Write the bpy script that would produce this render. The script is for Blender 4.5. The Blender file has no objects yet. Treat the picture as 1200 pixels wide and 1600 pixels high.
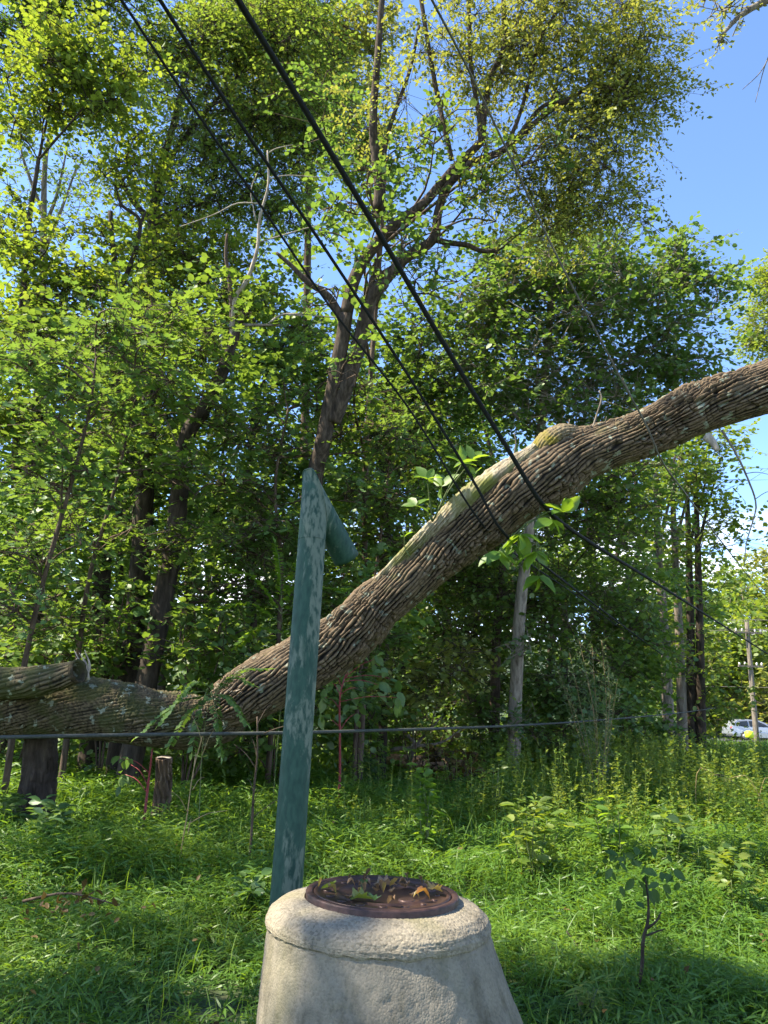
import bpy, math
import numpy as np
from mathutils import Vector, Matrix

C = bpy.context.scene.collection
rng = np.random.default_rng(11)
# ------------------------------------------------------------------ camera
F = 1209.0
PITCH, ROLL = math.radians(14), math.radians(2.5)
EYE = np.array([0.0, 0.0, 1.6])
fw = np.array([0, math.cos(PITCH), math.sin(PITCH)])
_r0 = np.array([1.0, 0, 0]); _u0 = np.array([0, -math.sin(PITCH), math.cos(PITCH)])
rt = _r0 * math.cos(ROLL) + _u0 * math.sin(ROLL)
up = _u0 * math.cos(ROLL) - _r0 * math.sin(ROLL)
cam_d = bpy.data.cameras.new("camera")
cam = bpy.data.objects.new("camera", cam_d); C.objects.link(cam)
cam_d.sensor_fit = 'VERTICAL'
cam_d.angle = 2 * math.atan(800 / F)
cam_d.clip_start = 0.05; cam_d.clip_end = 3000
M = Matrix(((rt[0], up[0], -fw[0], EYE[0]), (rt[1], up[1], -fw[1], EYE[1]), (rt[2], up[2], -fw[2], EYE[2]), (0, 0, 0, 1)))
cam.matrix_world = M
bpy.context.scene.camera = cam
# ------------------------------------------------------------------ light
SUN_AZ, SUN_EL = math.radians(-97), math.radians(50)
sd = Vector((math.sin(SUN_AZ) * math.cos(SUN_EL), math.cos(SUN_AZ) * math.cos(SUN_EL), math.sin(SUN_EL)))
sun_d = bpy.data.lights.new("sun", 'SUN'); sun_d.energy = 5.0; sun_d.angle = math.radians(0.5); sun_d.color = (1.0, 0.9, 0.72)
sun = bpy.data.objects.new("sun", sun_d); C.objects.link(sun)
sun.rotation_euler = (-sd).to_track_quat('-Z', 'Y').to_euler()
world = bpy.data.worlds.new("World"); bpy.context.scene.world = world
world.use_nodes = True
wn, wl = world.node_tree.nodes, world.node_tree.links
wn.clear()
sky = wn.new('ShaderNodeTexSky'); sky.sky_type = 'NISHITA'; sky.sun_disc = False
sky.sun_elevation = SUN_EL; sky.sun_rotation = SUN_AZ
sky.air_density = 0.8; sky.dust_density = 0.15; sky.ozone_density = 5.0
bg = wn.new('ShaderNodeBackground'); bg.inputs[1].default_value = 0.14
wo = wn.new('ShaderNodeOutputWorld')
# low white cumulus near the horizon
tc = wn.new('ShaderNodeTexCoord'); sep = wn.new('ShaderNodeSeparateXYZ')
wl.new(tc.outputs['Generated'], sep.inputs[0])
mp = wn.new('ShaderNodeMapping'); mp.inputs['Scale'].default_value = (3.2, 3.2, 7.0)
wl.new(tc.outputs['Generated'], mp.inputs[0])
cn = wn.new('ShaderNodeTexNoise'); cn.inputs['Scale'].default_value = 1.6; cn.inputs['Detail'].default_value = 8; cn.inputs['Roughness'].default_value = .55
wl.new(mp.outputs[0], cn.inputs['Vector'])
cr = wn.new('ShaderNodeMapRange'); cr.inputs[1].default_value = .42; cr.inputs[2].default_value = .56
wl.new(cn.outputs[0], cr.inputs[0])
el = wn.new('ShaderNodeMapRange'); el.inputs[1].default_value = .25; el.inputs[2].default_value = .18; el.interpolation_type = 'SMOOTHSTEP'
wl.new(sep.outputs[2], el.inputs[0])
mu = wn.new('ShaderNodeMath'); mu.operation = 'MULTIPLY'
wl.new(cr.outputs[0], mu.inputs[0]); wl.new(el.outputs[0], mu.inputs[1])
mxc = wn.new('ShaderNodeMix'); mxc.data_type = 'RGBA'
wl.new(mu.outputs[0], mxc.inputs[0]); wl.new(sky.outputs[0], mxc.inputs[6]); mxc.inputs[7].default_value = (7.5, 7.6, 7.9, 1)
wl.new(mxc.outputs[2], bg.inputs[0]); wl.new(bg.outputs[0], wo.inputs[0])
vs = bpy.context.scene.view_settings
vs.view_transform = 'Standard'; vs.look = 'None'; vs.exposure = 1.75; vs.gamma = 1.0; vs.use_curve_mapping = False
cy = bpy.context.scene.cycles
cy.use_adaptive_sampling = True; cy.adaptive_threshold = 0.02
cy.max_bounces = 8; cy.diffuse_bounces = 5; cy.glossy_bounces = 2; cy.transmission_bounces = 4; cy.transparent_max_bounces = 8
cy.use_denoising = True; cy.denoiser = 'OPENIMAGEDENOISE'; cy.denoising_input_passes = 'RGB_ALBEDO_NORMAL'
cy.sample_clamp_indirect = 6.0


def P(px, py, d):
    """point on the ray of a photo pixel at distance d along the view axis"""
    return EYE + d * (fw + (px - 600) / F * rt + (800 - py) / F * up)


def norm(v):
    v = np.asarray(v, float)
    return v / np.maximum(np.linalg.norm(v, axis=-1, keepdims=True), 1e-9)


# ------------------------------------------------------------------ noise
def vnoise(u, v, seed=0, pu=None):
    r = np.random.default_rng(seed); T = r.random((256, 256))
    iu = np.floor(u).astype(int); iv = np.floor(v).astype(int)
    fu = u - iu; fv = v - iv
    fu = fu * fu * (3 - 2 * fu); fv = fv * fv * (3 - 2 * fv)
    m = (lambda k: k % pu) if pu else (lambda k: k % 256)
    a0 = m(iu) % 256; a1 = m(iu + 1) % 256; b0 = iv % 256; b1 = (iv + 1) % 256
    return (T[a0, b0] * (1 - fu) + T[a1, b0] * fu) * (1 - fv) + (T[a0, b1] * (1 - fu) + T[a1, b1] * fu) * fv


def fbm(u, v, seed=0, o=3, pu=None):
    s = 0; a = .5
    for k in range(o):
        s = s + a * vnoise(u * 2 ** k, v * 2 ** k, seed + k, pu * 2 ** k if pu else None); a *= .5
    return s


def sstep(a, b, x):
    t = np.clip((x - a) / (b - a), 0, 1); return t * t * (3 - 2 * t)


def gz(x, y):
    """height of the ground"""
    x = np.asarray(x, float); y = np.asarray(y, float)
    h = .10 * sstep(4, 11, y) + .16 * (fbm(x * .45 + 9, y * .45 + 4, 3, 3) - .42) * sstep(1, 5, y)
    dip = np.exp(-(((x - .6) / 1.6) ** 2 + ((y - 16.2) / 1.3) ** 2))
    return h - .75 * dip


# ------------------------------------------------------------------ mesh building
class MB:
    """collects vertices and faces (with uv and a per-vertex random value) for ONE mesh object"""
    def __init__(s):
        s.V, s.R, s.U, s.F, s.n = [], [], [], [], 0

    def add(s, V, F, rnd=None, uv=None):
        V = np.asarray(V, float).reshape(-1, 3)
        s.V.append(V)
        s.R.append(np.full(len(V), .5) if rnd is None else np.broadcast_to(np.asarray(rnd, float), (len(V),)))
        s.U.append(np.zeros((len(V), 2)) if uv is None else np.asarray(uv, float))
        for f in (F if isinstance(F, list) else [F]):
            s.F.append(np.asarray(f, int) + s.n)
        s.n += len(V)

    def build(s, name, mat, parent=None, smooth=True, origin=None):
        V = np.concatenate(s.V)
        if origin is not None: V = V - np.asarray(origin)
        me = bpy.data.meshes.new(name)
        me.vertices.add(len(V)); me.vertices.foreach_set('co', V.astype(np.float32).ravel())
        li = np.concatenate([f.ravel() for f in s.F]); cnt = np.concatenate([np.full(len(f), f.shape[1]) for f in s.F])
        me.loops.add(len(li)); me.loops.foreach_set('vertex_index', li.astype(np.int32))
        me.polygons.add(len(cnt))
        me.polygons.foreach_set('loop_start', np.concatenate([[0], np.cumsum(cnt)[:-1]]).astype(np.int32))
        me.update(calc_edges=True)
        me.polygons.foreach_set('use_smooth', np.full(len(cnt), smooth))
        at = me.attributes.new('rnd', 'FLOAT', 'POINT'); at.data.foreach_set('value', np.concatenate(s.R).astype(np.float32))
        U = np.concatenate(s.U)
        if np.any(U):
            uvl = me.uv_layers.new(name='UVMap'); uvl.data.foreach_set('uv', U[li].astype(np.float32).ravel())
        me.materials.append(mat)
        o = bpy.data.objects.new(name, me); C.objects.link(o)
        if origin is not None and parent is None: o.location = Vector(origin)
        if parent is not None:
            o.parent = parent
            if origin is None: o.matrix_parent_inverse = Matrix.Translation(-parent.location)
            else: o.location = Vector(np.asarray(origin) - np.array(parent.location))
        return o


def tag(o, label=None, cat=None, group=None, kind=None):
    for k, v in (('label', label), ('category', cat), ('group', group), ('kind', kind)):
        if v: o[k] = v
    return o


def thing(name, loc, label, cat, group=None):
    o = bpy.data.objects.new(name, None); C.objects.link(o); o.location = Vector(np.asarray(loc, float)); o.empty_display_size = .1
    return tag(o, label, cat, group)


def catmull(pts, n):
    pts = np.asarray(pts, float)
    if len(pts) == 2:
        t = np.linspace(0, 1, n)[:, None]; return pts[0] * (1 - t) + pts[1] * t
    Q = np.vstack([2 * pts[0] - pts[1], pts, 2 * pts[-1] - pts[-2]])
    seg = np.linalg.norm(np.diff(pts[:, :3], axis=0), axis=1); cum = np.concatenate([[0], np.cumsum(seg)])
    s = np.linspace(0, cum[-1], n); i = np.clip(np.searchsorted(cum, s, 'right') - 1, 0, len(pts) - 2)
    t = ((s - cum[i]) / np.maximum(seg[i], 1e-9))[:, None]
    a, b, c, d = Q[i], Q[i + 1], Q[i + 2], Q[i + 3]
    return .5 * (2 * b + (c - a) * t + (2 * a - 5 * b + 4 * c - d) * t ** 2 + (3 * b - a - 3 * c + d) * t ** 3)


def frames(p):
    t = norm(np.gradient(p, axis=0))
    ref = np.array([0, 0, 1.]) if abs(t[0][2]) < .9 else np.array([0, 1., 0])
    n = np.zeros_like(t); n[0] = norm(ref - t[0] * (ref @ t[0]))
    for k in range(1, len(p)):
        n[k] = norm(n[k - 1] - t[k] * (n[k - 1] @ t[k]))
    return t, n, np.cross(t, n)


def tube(mb, pts, r0, r1=None, sides=8, n=None, cap=True, wob=0.0, rnd=.5):
    """tapered tube through pts; r0 a number or one radius per point"""
    pts = np.asarray(pts, float)
    rad = np.asarray(r0, float) if np.ndim(r0) else np.linspace(r0, r0 if r1 is None else r1, len(pts))
    n = n or max(2, (len(pts) - 1) * 4 + 1)
    q = catmull(np.hstack([pts, rad[:, None]]), n); p, r = q[:, :3], np.maximum(q[:, 3], 1e-4)
    t, a, b = frames(p)
    th = np.linspace(0, 2 * np.pi, sides + 1)[:-1]
    rr = r[:, None] * np.ones(sides)
    if wob: rr = rr * (1 + wob * rng.normal(size=rr.shape))
    V = p[:, None] + rr[..., None] * (np.cos(th)[None, :, None] * a[:, None] + np.sin(th)[None, :, None] * b[:, None])
    L = np.concatenate([[0], np.cumsum(np.linalg.norm(np.diff(p, axis=0), axis=1))])
    uv = np.stack([np.broadcast_to(th / (2 * np.pi), (n, sides)), np.broadcast_to(L[:, None], (n, sides))], -1)
    i, j = np.meshgrid(np.arange(n - 1), np.arange(sides), indexing='ij'); j2 = (j + 1) % sides
    Fq = np.stack([i * sides + j, i * sides + j2, (i + 1) * sides + j2, (i + 1) * sides + j], -1).reshape(-1, 4)
    fs = [Fq]
    if cap: fs += [np.arange(sides)[::-1][None], (np.arange(sides) + (n - 1) * sides)[None]]
    mb.add(V, fs, rnd, uv.reshape(-1, 2))


def prisms(mb, A, B, ra, rb):
    """many thin straight three-sided twigs"""
    A = np.asarray(A, float); B = np.asarray(B, float); N = len(A)
    if not N: return
    t = norm(B - A); ref = np.where(np.abs(t[:, 2:]) < .9, [[0, 0, 1.]], [[1., 0, 0]])
    a = norm(np.cross(t, ref)); b = np.cross(t, a)
    th = np.array([0, 2.1, 4.2])
    off = np.cos(th)[None, :, None] * a[:, None] + np.sin(th)[None, :, None] * b[:, None]
    ra = np.broadcast_to(ra, (N,))[:, None, None]; rb = np.broadcast_to(rb, (N,))[:, None, None]
    V = np.concatenate([A[:, None] + off * ra, B[:, None] + off * rb], 1)
    f = np.array([[0, 1, 4, 3], [1, 2, 5, 4], [2, 0, 3, 5]])
    mb.add(V, (np.arange(N)[:, None, None] * 6 + f).reshape(-1, 4))


# leaf outlines: x along the leaf, y across, z out of its face
_half = [(-.06, .2), (.1, .17), (.2, .5), (.38, .22), (.55, .42), (.64, .15)]
_lob = [(.28, 0, -.05), (0, 0, 0)] + [(x, y, .06 * (abs(y) > .3)) for x, y in _half] + [(1, 0, .02)] + [(x, -y, .06 * (abs(y) > .3)) for x, y in _half[::-1]]
SHAPE = {
    'oval': (np.array([(0, 0, 0), (.5, .27, .06), (1, 0, -.02), (.5, -.27, .06)]), [np.array([[0, 2, 1], [0, 3, 2]])]),
    'broad': (np.array([(0, 0, 0), (.25, .36, .05), (.7, .34, .03), (1, 0, -.06), (.7, -.34, .03), (.25, -.36, .05)]),
              [np.array([[0, 3, 2, 1], [0, 5, 4, 3]])]),
    'lance': (np.array([(0, 0, 0), (.3, .068, .02), (.3, -.068, .02), (.7, .052, -.05), (.7, -.052, -.05), (1, 0, -.2)]),
              [np.array([[0, 2, 1], [3, 4, 5]]), np.array([[1, 2, 4, 3]])]),
    'blade': (np.array([(0, .012, 0), (0, -.012, 0), (.5, .012, .0), (.5, -.012, .0), (.82, .008, -.07), (.82, -.008, -.07), (1, 0, -.18)]),
              [np.array([[4, 5, 6]]), np.array([[0, 1, 3, 2], [2, 3, 5, 4]])]),
    'ovate': (np.array([(0, 0, 0), (.18, .2, .05), (.5, .27, .07), (.8, .14, .02), (1, 0, -.1), (.8, -.14, .02), (.5, -.27, .07), (.18, -.2, .05), (.5, 0, 0)]),
              [np.array([[0, 8, 2, 1], [8, 4, 3, 2], [0, 7, 6, 8], [8, 6, 5, 4]])]),
    'lobed': (np.array(_lob), [np.array([[0, k, k + 1 if k + 1 < len(_lob) else 1] for k in range(1, len(_lob))])]),
}


def leaves(mb, pos, d, nrm, size, shape='oval', rnd=None):
    T, Fs = SHAPE[shape]; N = len(pos)
    if not N: return
    d = norm(d); nrm = norm(nrm - d * np.sum(nrm * d, 1, keepdims=True)); s = np.cross(nrm, d)
    size = np.broadcast_to(size, (N,))[:, None, None]
    V = pos[:, None] + size * (T[None, :, :1] * d[:, None] + T[None, :, 1:2] * s[:, None] + T[None, :, 2:] * nrm[:, None])
    k = len(T); base = np.arange(N)[:, None, None] * k
    rnd = rng.random(N) if rnd is None else rnd
    mb.add(V, [(base + f).reshape(-1, f.shape[1]) for f in Fs], np.repeat(rnd, k))


# ------------------------------------------------------------------ materials
def mat_new(name):
    m = bpy.data.materials.new(name); m.use_nodes = True
    n, l = m.node_tree.nodes, m.node_tree.links; n.clear()
    return m, n, l, n.new('ShaderNodeOutputMaterial')


def ramp(n, stops, interp='LINEAR'):
    r = n.new('ShaderNodeValToRGB'); r.color_ramp.interpolation = interp
    e = r.color_ramp.elements
    while len(e) < len(stops): e.new(.5)
    while len(e) > len(stops): e.remove(e[-1])
    for k, (p, c) in enumerate(stops): e[k].position = p; e[k].color = (*c, 1)
    return r


def leaf_mat(name, cols, trans, tw=.42, gloss=.04, rough=.5):
    m, n, l, out = mat_new(name)
    at = n.new('ShaderNodeAttribute'); at.attribute_name = 'rnd'
    r1 = ramp(n, [(k / max(1, len(cols) - 1), c) for k, c in enumerate(cols)]); l.new(at.outputs['Fac'], r1.inputs[0])
    r2 = ramp(n, [(k / max(1, len(trans) - 1), c) for k, c in enumerate(trans)]); l.new(at.outputs['Fac'], r2.inputs[0])
    df = n.new('ShaderNodeBsdfDiffuse'); l.new(r1.outputs[0], df.inputs[0])
    tr = n.new('ShaderNodeBsdfTranslucent'); l.new(r2.outputs[0], tr.inputs[0])
    mx = n.new('ShaderNodeMixShader'); mx.inputs[0].default_value = tw
    l.new(df.outputs[0], mx.inputs[1]); l.new(tr.outputs[0], mx.inputs[2])
    gl = n.new('ShaderNodeBsdfGlossy'); gl.inputs['Roughness'].default_value = rough
    m2 = n.new('ShaderNodeMixShader'); m2.inputs[0].default_value = gloss
    l.new(mx.outputs[0], m2.inputs[1]); l.new(gl.outputs[0], m2.inputs[2]); l.new(m2.outputs[0], out.inputs[0])
    return m


def bark_mat(name, dark, mid, light, moss=None, scale=1.0, bump=.6, uv=False, patch=.0):
    m, n, l, out = mat_new(name)
    bs = n.new('ShaderNodeBsdfPrincipled'); bs.inputs['Roughness'].default_value = .92; bs.inputs['Specular IOR Level'].default_value = .2
    tcn = n.new('ShaderNodeTexCoord'); mpn = n.new('ShaderNodeMapping')
    mpn.inputs['Scale'].default_value = (14 * scale, 14 * scale, 2.2 * scale) if not uv else (30 * scale, 5 * scale, 1)
    l.new(tcn.outputs['UV' if uv else 'Object'], mpn.inputs[0])
    nz = n.new('ShaderNodeTexNoise'); nz.inputs['Scale'].default_value = 1.0; nz.inputs['Detail'].default_value = 6; nz.inputs['Roughness'].default_value = .65
    l.new(mpn.outputs[0], nz.inputs['Vector'])
    r = ramp(n, [(.3, dark), (.5, mid), (.72, light)]); l.new(nz.outputs[0], r.inputs[0])
    col = r.outputs[0]
    n2 = n.new('ShaderNodeTexNoise'); n2.inputs['Scale'].default_value = 1.7 * scale; n2.inputs['Detail'].default_value = 5
    l.new(tcn.outputs['Object'], n2.inputs['Vector'])
    if moss:
        mr = n.new('ShaderNodeMapRange'); mr.inputs[1].default_value = .52 - patch; mr.inputs[2].default_value = .68 - patch; l.new(n2.outputs[0], mr.inputs[0])
        mm = n.new('ShaderNodeMix'); mm.data_type = 'RGBA'; l.new(mr.outputs[0], mm.inputs[0]); l.new(col, mm.inputs[6]); mm.inputs[7].default_value = (*moss, 1)
        col = mm.outputs[2]
    l.new(col, bs.inputs['Base Color'])
    bp = n.new('ShaderNodeBump'); bp.inputs['Strength'].default_value = bump; bp.inputs['Distance'].default_value = .02
    l.new(nz.outputs[0], bp.inputs['Height']); l.new(bp.outputs[0], bs.inputs['Normal'])
    l.new(bs.outputs[0], out.inputs[0])
    return m


def plain(name, col, rough=.6, metal=0.0, var=.25, scale=20, bump=.0, spec=.5):
    m, n, l, out = mat_new(name)
    bs = n.new('ShaderNodeBsdfPrincipled'); bs.inputs['Roughness'].default_value = rough; bs.inputs['Metallic'].default_value = metal
    bs.inputs['Specular IOR Level'].default_value = spec
    tcn = n.new('ShaderNodeTexCoord'); nz = n.new('ShaderNodeTexNoise'); nz.inputs['Scale'].default_value = scale; nz.inputs['Detail'].default_value = 5
    l.new(tcn.outputs['Object'], nz.inputs['Vector'])
    r = ramp(n, [(.3, tuple(c * (1 - var) for c in col)), (.7, tuple(min(1, c * (1 + var)) for c in col))]); l.new(nz.outputs[0], r.inputs[0])
    l.new(r.outputs[0], bs.inputs['Base Color'])
    if bump:
        bp = n.new('ShaderNodeBump'); bp.inputs['Strength'].default_value = bump; bp.inputs['Distance'].default_value = .01
        l.new(nz.outputs[0], bp.inputs['Height']); l.new(bp.outputs[0], bs.inputs['Normal'])
    l.new(bs.outputs[0], out.inputs[0])
    return m


G = leaf_mat
L_MID = G('leaf_mid_green', [(.055, .115, .024), (.088, .158, .033), (.14, .205, .045)], [(.17, .285, .024), (.28, .39, .038)], tw=.42)
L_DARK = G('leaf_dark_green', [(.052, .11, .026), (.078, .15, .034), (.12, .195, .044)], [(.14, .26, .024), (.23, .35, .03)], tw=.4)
L_OAK = G('leaf_oak_green', [(.06, .12, .03), (.1, .165, .04), (.165, .215, .05)], [(.21, .32, .032), (.34, .43, .038)], tw=.45)
L_YEL = G('leaf_yellow_green', [(.075, .14, .022), (.11, .175, .026), (.165, .21, .033)], [(.24, .35, .022), (.37, .43, .033)], tw=.46)
L_GOLD = G('leaf_golden_green', [(.12, .175, .034), (.18, .215, .045), (.27, .265, .065)], [(.29, .34, .043), (.42, .41, .055)], tw=.45)
L_BLUE = G('leaf_bluish_green', [(.065, .135, .045), (.098, .18, .056), (.155, .23, .075)], [(.17, .3, .034), (.27, .39, .042)], tw=.4)
L_FRESH = G('leaf_fresh_green', [(.07, .15, .015), (.1, .19, .02)], [(.26, .42, .02), (.36, .5, .03)], tw=.5)
L_SAGE = G('leaf_sage', [(.06, .11, .04), (.10, .15, .055), (.2, .22, .1)], [(.2, .25, .08)], tw=.35)
L_WILT = G('leaf_wilted_green', [(.035, .08, .02), (.07, .12, .03)], [(.09, .17, .02)], tw=.3, gloss=.015)
L_DEAD = G('leaf_dead_brown', [(.05, .032, .012), (.1, .065, .022), (.17, .12, .045)], [(.16, .1, .02)], tw=.25, gloss=.015)
L_GRASS = G('grass_green', [(.048, .12, .012), (.08, .168, .016), (.135, .215, .026)], [(.18, .32, .018), (.3, .44, .026)], tw=.4, gloss=.04, rough=.5)
L_WEED = G('weed_green', [(.07, .14, .022), (.12, .19, .03), (.22, .25, .05)], [(.26, .38, .03), (.42, .46, .045)], tw=.42, gloss=.03)
B_BROWN = bark_mat('bark_brown', (.03, .022, .015), (.085, .06, .042), (.17, .125, .09))
B_DARK = bark_mat('bark_dark', (.016, .013, .01), (.045, .035, .027), (.09, .072, .055))
B_FORK = bark_mat('bark_fork', (.018, .014, .01), (.06, .045, .033), (.13, .1, .075), scale=1.5, bump=1.0)
B_MAPLE = bark_mat('bark_maple', (.09, .075, .055), (.25, .21, .165), (.4, .35, .28), scale=.9)
B_GREY = bark_mat('bark_grey', (.06, .05, .04), (.17, .145, .115), (.3, .26, .21), scale=.8)
B_PALE = bark_mat('bark_pale', (.16, .13, .1), (.33, .28, .22), (.5, .44, .36), scale=1.2)
STEM_G = plain('green_stem', (.09, .12, .035), .7)
STEM_R = plain('red_stem', (.22, .03, .035), .55)
STEM_D = plain('dry_stem', (.28, .2, .1), .9)

# ------------------------------------------------------------------ ground
def build_ground():
    xs = np.concatenate([[-900, -300, -120, -60], np.linspace(-34, 44, 160), [70, 140, 320, 900]])
    ys = np.concatenate([[-900, -200, -40, -10], np.linspace(-4, 62, 150), [90, 150, 320, 1400]])
    X, Y = np.meshgrid(xs, ys, indexing='ij'); Z = gz(X, Y)
    nx, ny = X.shape
    i, j = np.meshgrid(np.arange(nx - 1), np.arange(ny - 1), indexing='ij')
    Fq = np.stack([i * ny + j, (i + 1) * ny + j, (i + 1) * ny + j + 1, i * ny + j + 1], -1).reshape(-1, 4)
    mb = MB(); mb.add(np.stack([X, Y, Z], -1), Fq)
    m, n, l, out = mat_new('soil_and_litter')
    bs = n.new('ShaderNodeBsdfPrincipled'); bs.inputs['Roughness'].default_value = 1
    tcn = n.new('ShaderNodeTexCoord')
    n1 = n.new('ShaderNodeTexNoise'); n1.inputs['Scale'].default_value = 9; n1.inputs['Detail'].default_value = 8; l.new(tcn.outputs['Object'], n1.inputs['Vector'])
    r = ramp(n, [(.3, (.02, .03, .008)), (.5, (.035, .06, .014)), (.7, (.07, .07, .03))]); l.new(n1.outputs[0], r.inputs[0])
    l.new(r.outputs[0], bs.inputs['Base Color'])
    bp = n.new('ShaderNodeBump'); bp.inputs['Distance'].default_value = .05; l.new(n1.outputs[0], bp.inputs['Height']); l.new(bp.outputs[0], bs.inputs['Normal'])
    l.new(bs.outputs[0], out.inputs[0])
    tag(mb.build('ground', m), kind='structure')


build_ground()


# ------------------------------------------------------------------ manhole riser and cover
LID = P(597, 1400, 3.32); LZ = LID[2]


def lathe_rings(mb, rings, nth, cx=0.0, cy=0.0, close_top=False, fn=None):
    """rings: (radius, z, dx, dy)"""
    th = np.linspace(0, 2 * np.pi, nth + 1)[:-1]
    V = []
    for k, (r, z, dx, dy) in enumerate(rings):
        x = cx + dx + r * np.cos(th); y = cy + dy + r * np.sin(th); zz = np.full(nth, z)
        V.append(np.stack([x, y, zz], -1))
    V = np.array(V)
    if fn is not None: V = fn(V, th)
    n = len(rings)
    i, j = np.meshgrid(np.arange(n - 1), np.arange(nth), indexing='ij'); j2 = (j + 1) % nth
    Fq = np.stack([i * nth + j, i * nth + j2, (i + 1) * nth + j2, (i + 1) * nth + j], -1).reshape(-1, 4)
    fs = [Fq]
    if close_top: fs.append((np.arange(nth) + (n - 1) * nth)[None])
    uv = np.stack([np.broadcast_to(th / (2 * np.pi), (n, nth)), np.broadcast_to(np.arange(n)[:, None] / n, (n, nth))], -1)
    mb.add(V, fs, uv=uv.reshape(-1, 2))


def interp_rings(keys, n):
    k = np.array(keys, float); t = np.linspace(0, len(k) - 1, n)
    return [tuple(np.interp(t, np.arange(len(k)), k[:, c]) for c in range(4))[0:4] for t in t] if False else \
        [tuple(np.interp(tt, np.arange(len(k)), k[:, c]) for c in range(k.shape[1])) for tt in t]


def concrete(name, base, peb, agg, streak=.25):
    m, n, l, out = mat_new(name)
    bs = n.new('ShaderNodeBsdfPrincipled'); bs.inputs['Roughness'].default_value = .95; bs.inputs['Specular IOR Level'].default_value = .15
    tcn = n.new('ShaderNodeTexCoord')
    big = n.new('ShaderNodeTexNoise'); big.inputs['Scale'].default_value = 5.5; big.inputs['Detail'].default_value = 8; big.inputs['Roughness'].default_value = .6
    l.new(tcn.outputs['Object'], big.inputs['Vector'])
    r = ramp(n, [(.3, tuple(c * .72 for c in base)), (.5, base), (.72, tuple(c * 1.2 for c in base))]); l.new(big.outputs[0], r.inputs[0])
    dr = n.new('ShaderNodeTexNoise'); dr.inputs['Scale'].default_value = 1; dr.inputs['Detail'].default_value = 6; dr.inputs['Roughness'].default_value = .6
    mpd = n.new('ShaderNodeMapping'); mpd.inputs['Scale'].default_value = (9, 9, 1.1); l.new(tcn.outputs['Object'], mpd.inputs[0]); l.new(mpd.outputs[0], dr.inputs['Vector'])
    drr = ramp(n, [(.32, (.58, .57, .5)), (.48, (1, 1, 1)), (.7, (1.12, 1.1, 1.06))]); l.new(dr.outputs[0], drr.inputs[0])
    mxd = n.new('ShaderNodeMix'); mxd.data_type = 'RGBA'; mxd.blend_type = 'MULTIPLY'; mxd.inputs[0].default_value = streak; l.new(r.outputs[0], mxd.inputs[6]); l.new(drr.outputs[0], mxd.inputs[7])
    vo = n.new('ShaderNodeTexVoronoi'); vo.inputs['Scale'].default_value = peb; l.new(tcn.outputs['Object'], vo.inputs['Vector'])
    cw = ramp(n, [(0, (.55, .5, .42)), (.5, (1, .95, .85)), (1, (1.25, 1.15, 1.0))])
    sepc = n.new('ShaderNodeSeparateColor'); l.new(vo.outputs['Color'], sepc.inputs[0]); l.new(sepc.outputs[0], cw.inputs[0])
    mm = n.new('ShaderNodeMix'); mm.data_type = 'RGBA'; mm.blend_type = 'MULTIPLY'; mm.inputs[0].default_value = agg
    l.new(mxd.outputs[2], mm.inputs[6]); l.new(cw.outputs[0], mm.inputs[7])
    # greenish algae stain, broad patches
    st = n.new('ShaderNodeTexNoise'); st.inputs['Scale'].default_value = 2.6; st.inputs['Detail'].default_value = 5
    mp2 = n.new('ShaderNodeMapping'); mp2.inputs['Scale'].default_value = (1, 1, .45); mp2.inputs['Location'].default_value = (3.1, .4, 0)
    l.new(tcn.outputs['Object'], mp2.inputs[0]); l.new(mp2.outputs[0], st.inputs['Vector'])
    sr = n.new('ShaderNodeMapRange'); sr.inputs[1].default_value = .5; sr.inputs[2].default_value = .72; sr.inputs[4].default_value = .7; l.new(st.outputs[0], sr.inputs[0])
    m3 = n.new('ShaderNodeMix'); m3.data_type = 'RGBA'; l.new(sr.outputs[0], m3.inputs[0]); l.new(mm.outputs[2], m3.inputs[6]); m3.inputs[7].default_value = (.13, .125, .05, 1)
    l.new(m3.outputs[2], bs.inputs['Base Color'])
    fine = n.new('ShaderNodeTexNoise'); fine.inputs['Scale'].default_value = 160; fine.inputs['Detail'].default_value = 3; l.new(tcn.outputs['Object'], fine.inputs['Vector'])
    b1 = n.new('ShaderNodeBump'); b1.inputs['Strength'].default_value = .5 * agg + .2; b1.inputs['Distance'].default_value = .004; b1.invert = True
    l.new(vo.outputs['Distance'], b1.inputs['Height'])
    b2 = n.new('ShaderNodeBump'); b2.inputs['Strength'].default_value = .4; b2.inputs['Distance'].default_value = .003
    l.new(fine.outputs[0], b2.inputs['Height']); l.new(b1.outputs[0], b2.inputs['Normal']); l.new(b2.outputs[0], bs.inputs['Normal'])
    l.new(bs.outputs[0], out.inputs[0])
    return m


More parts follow.
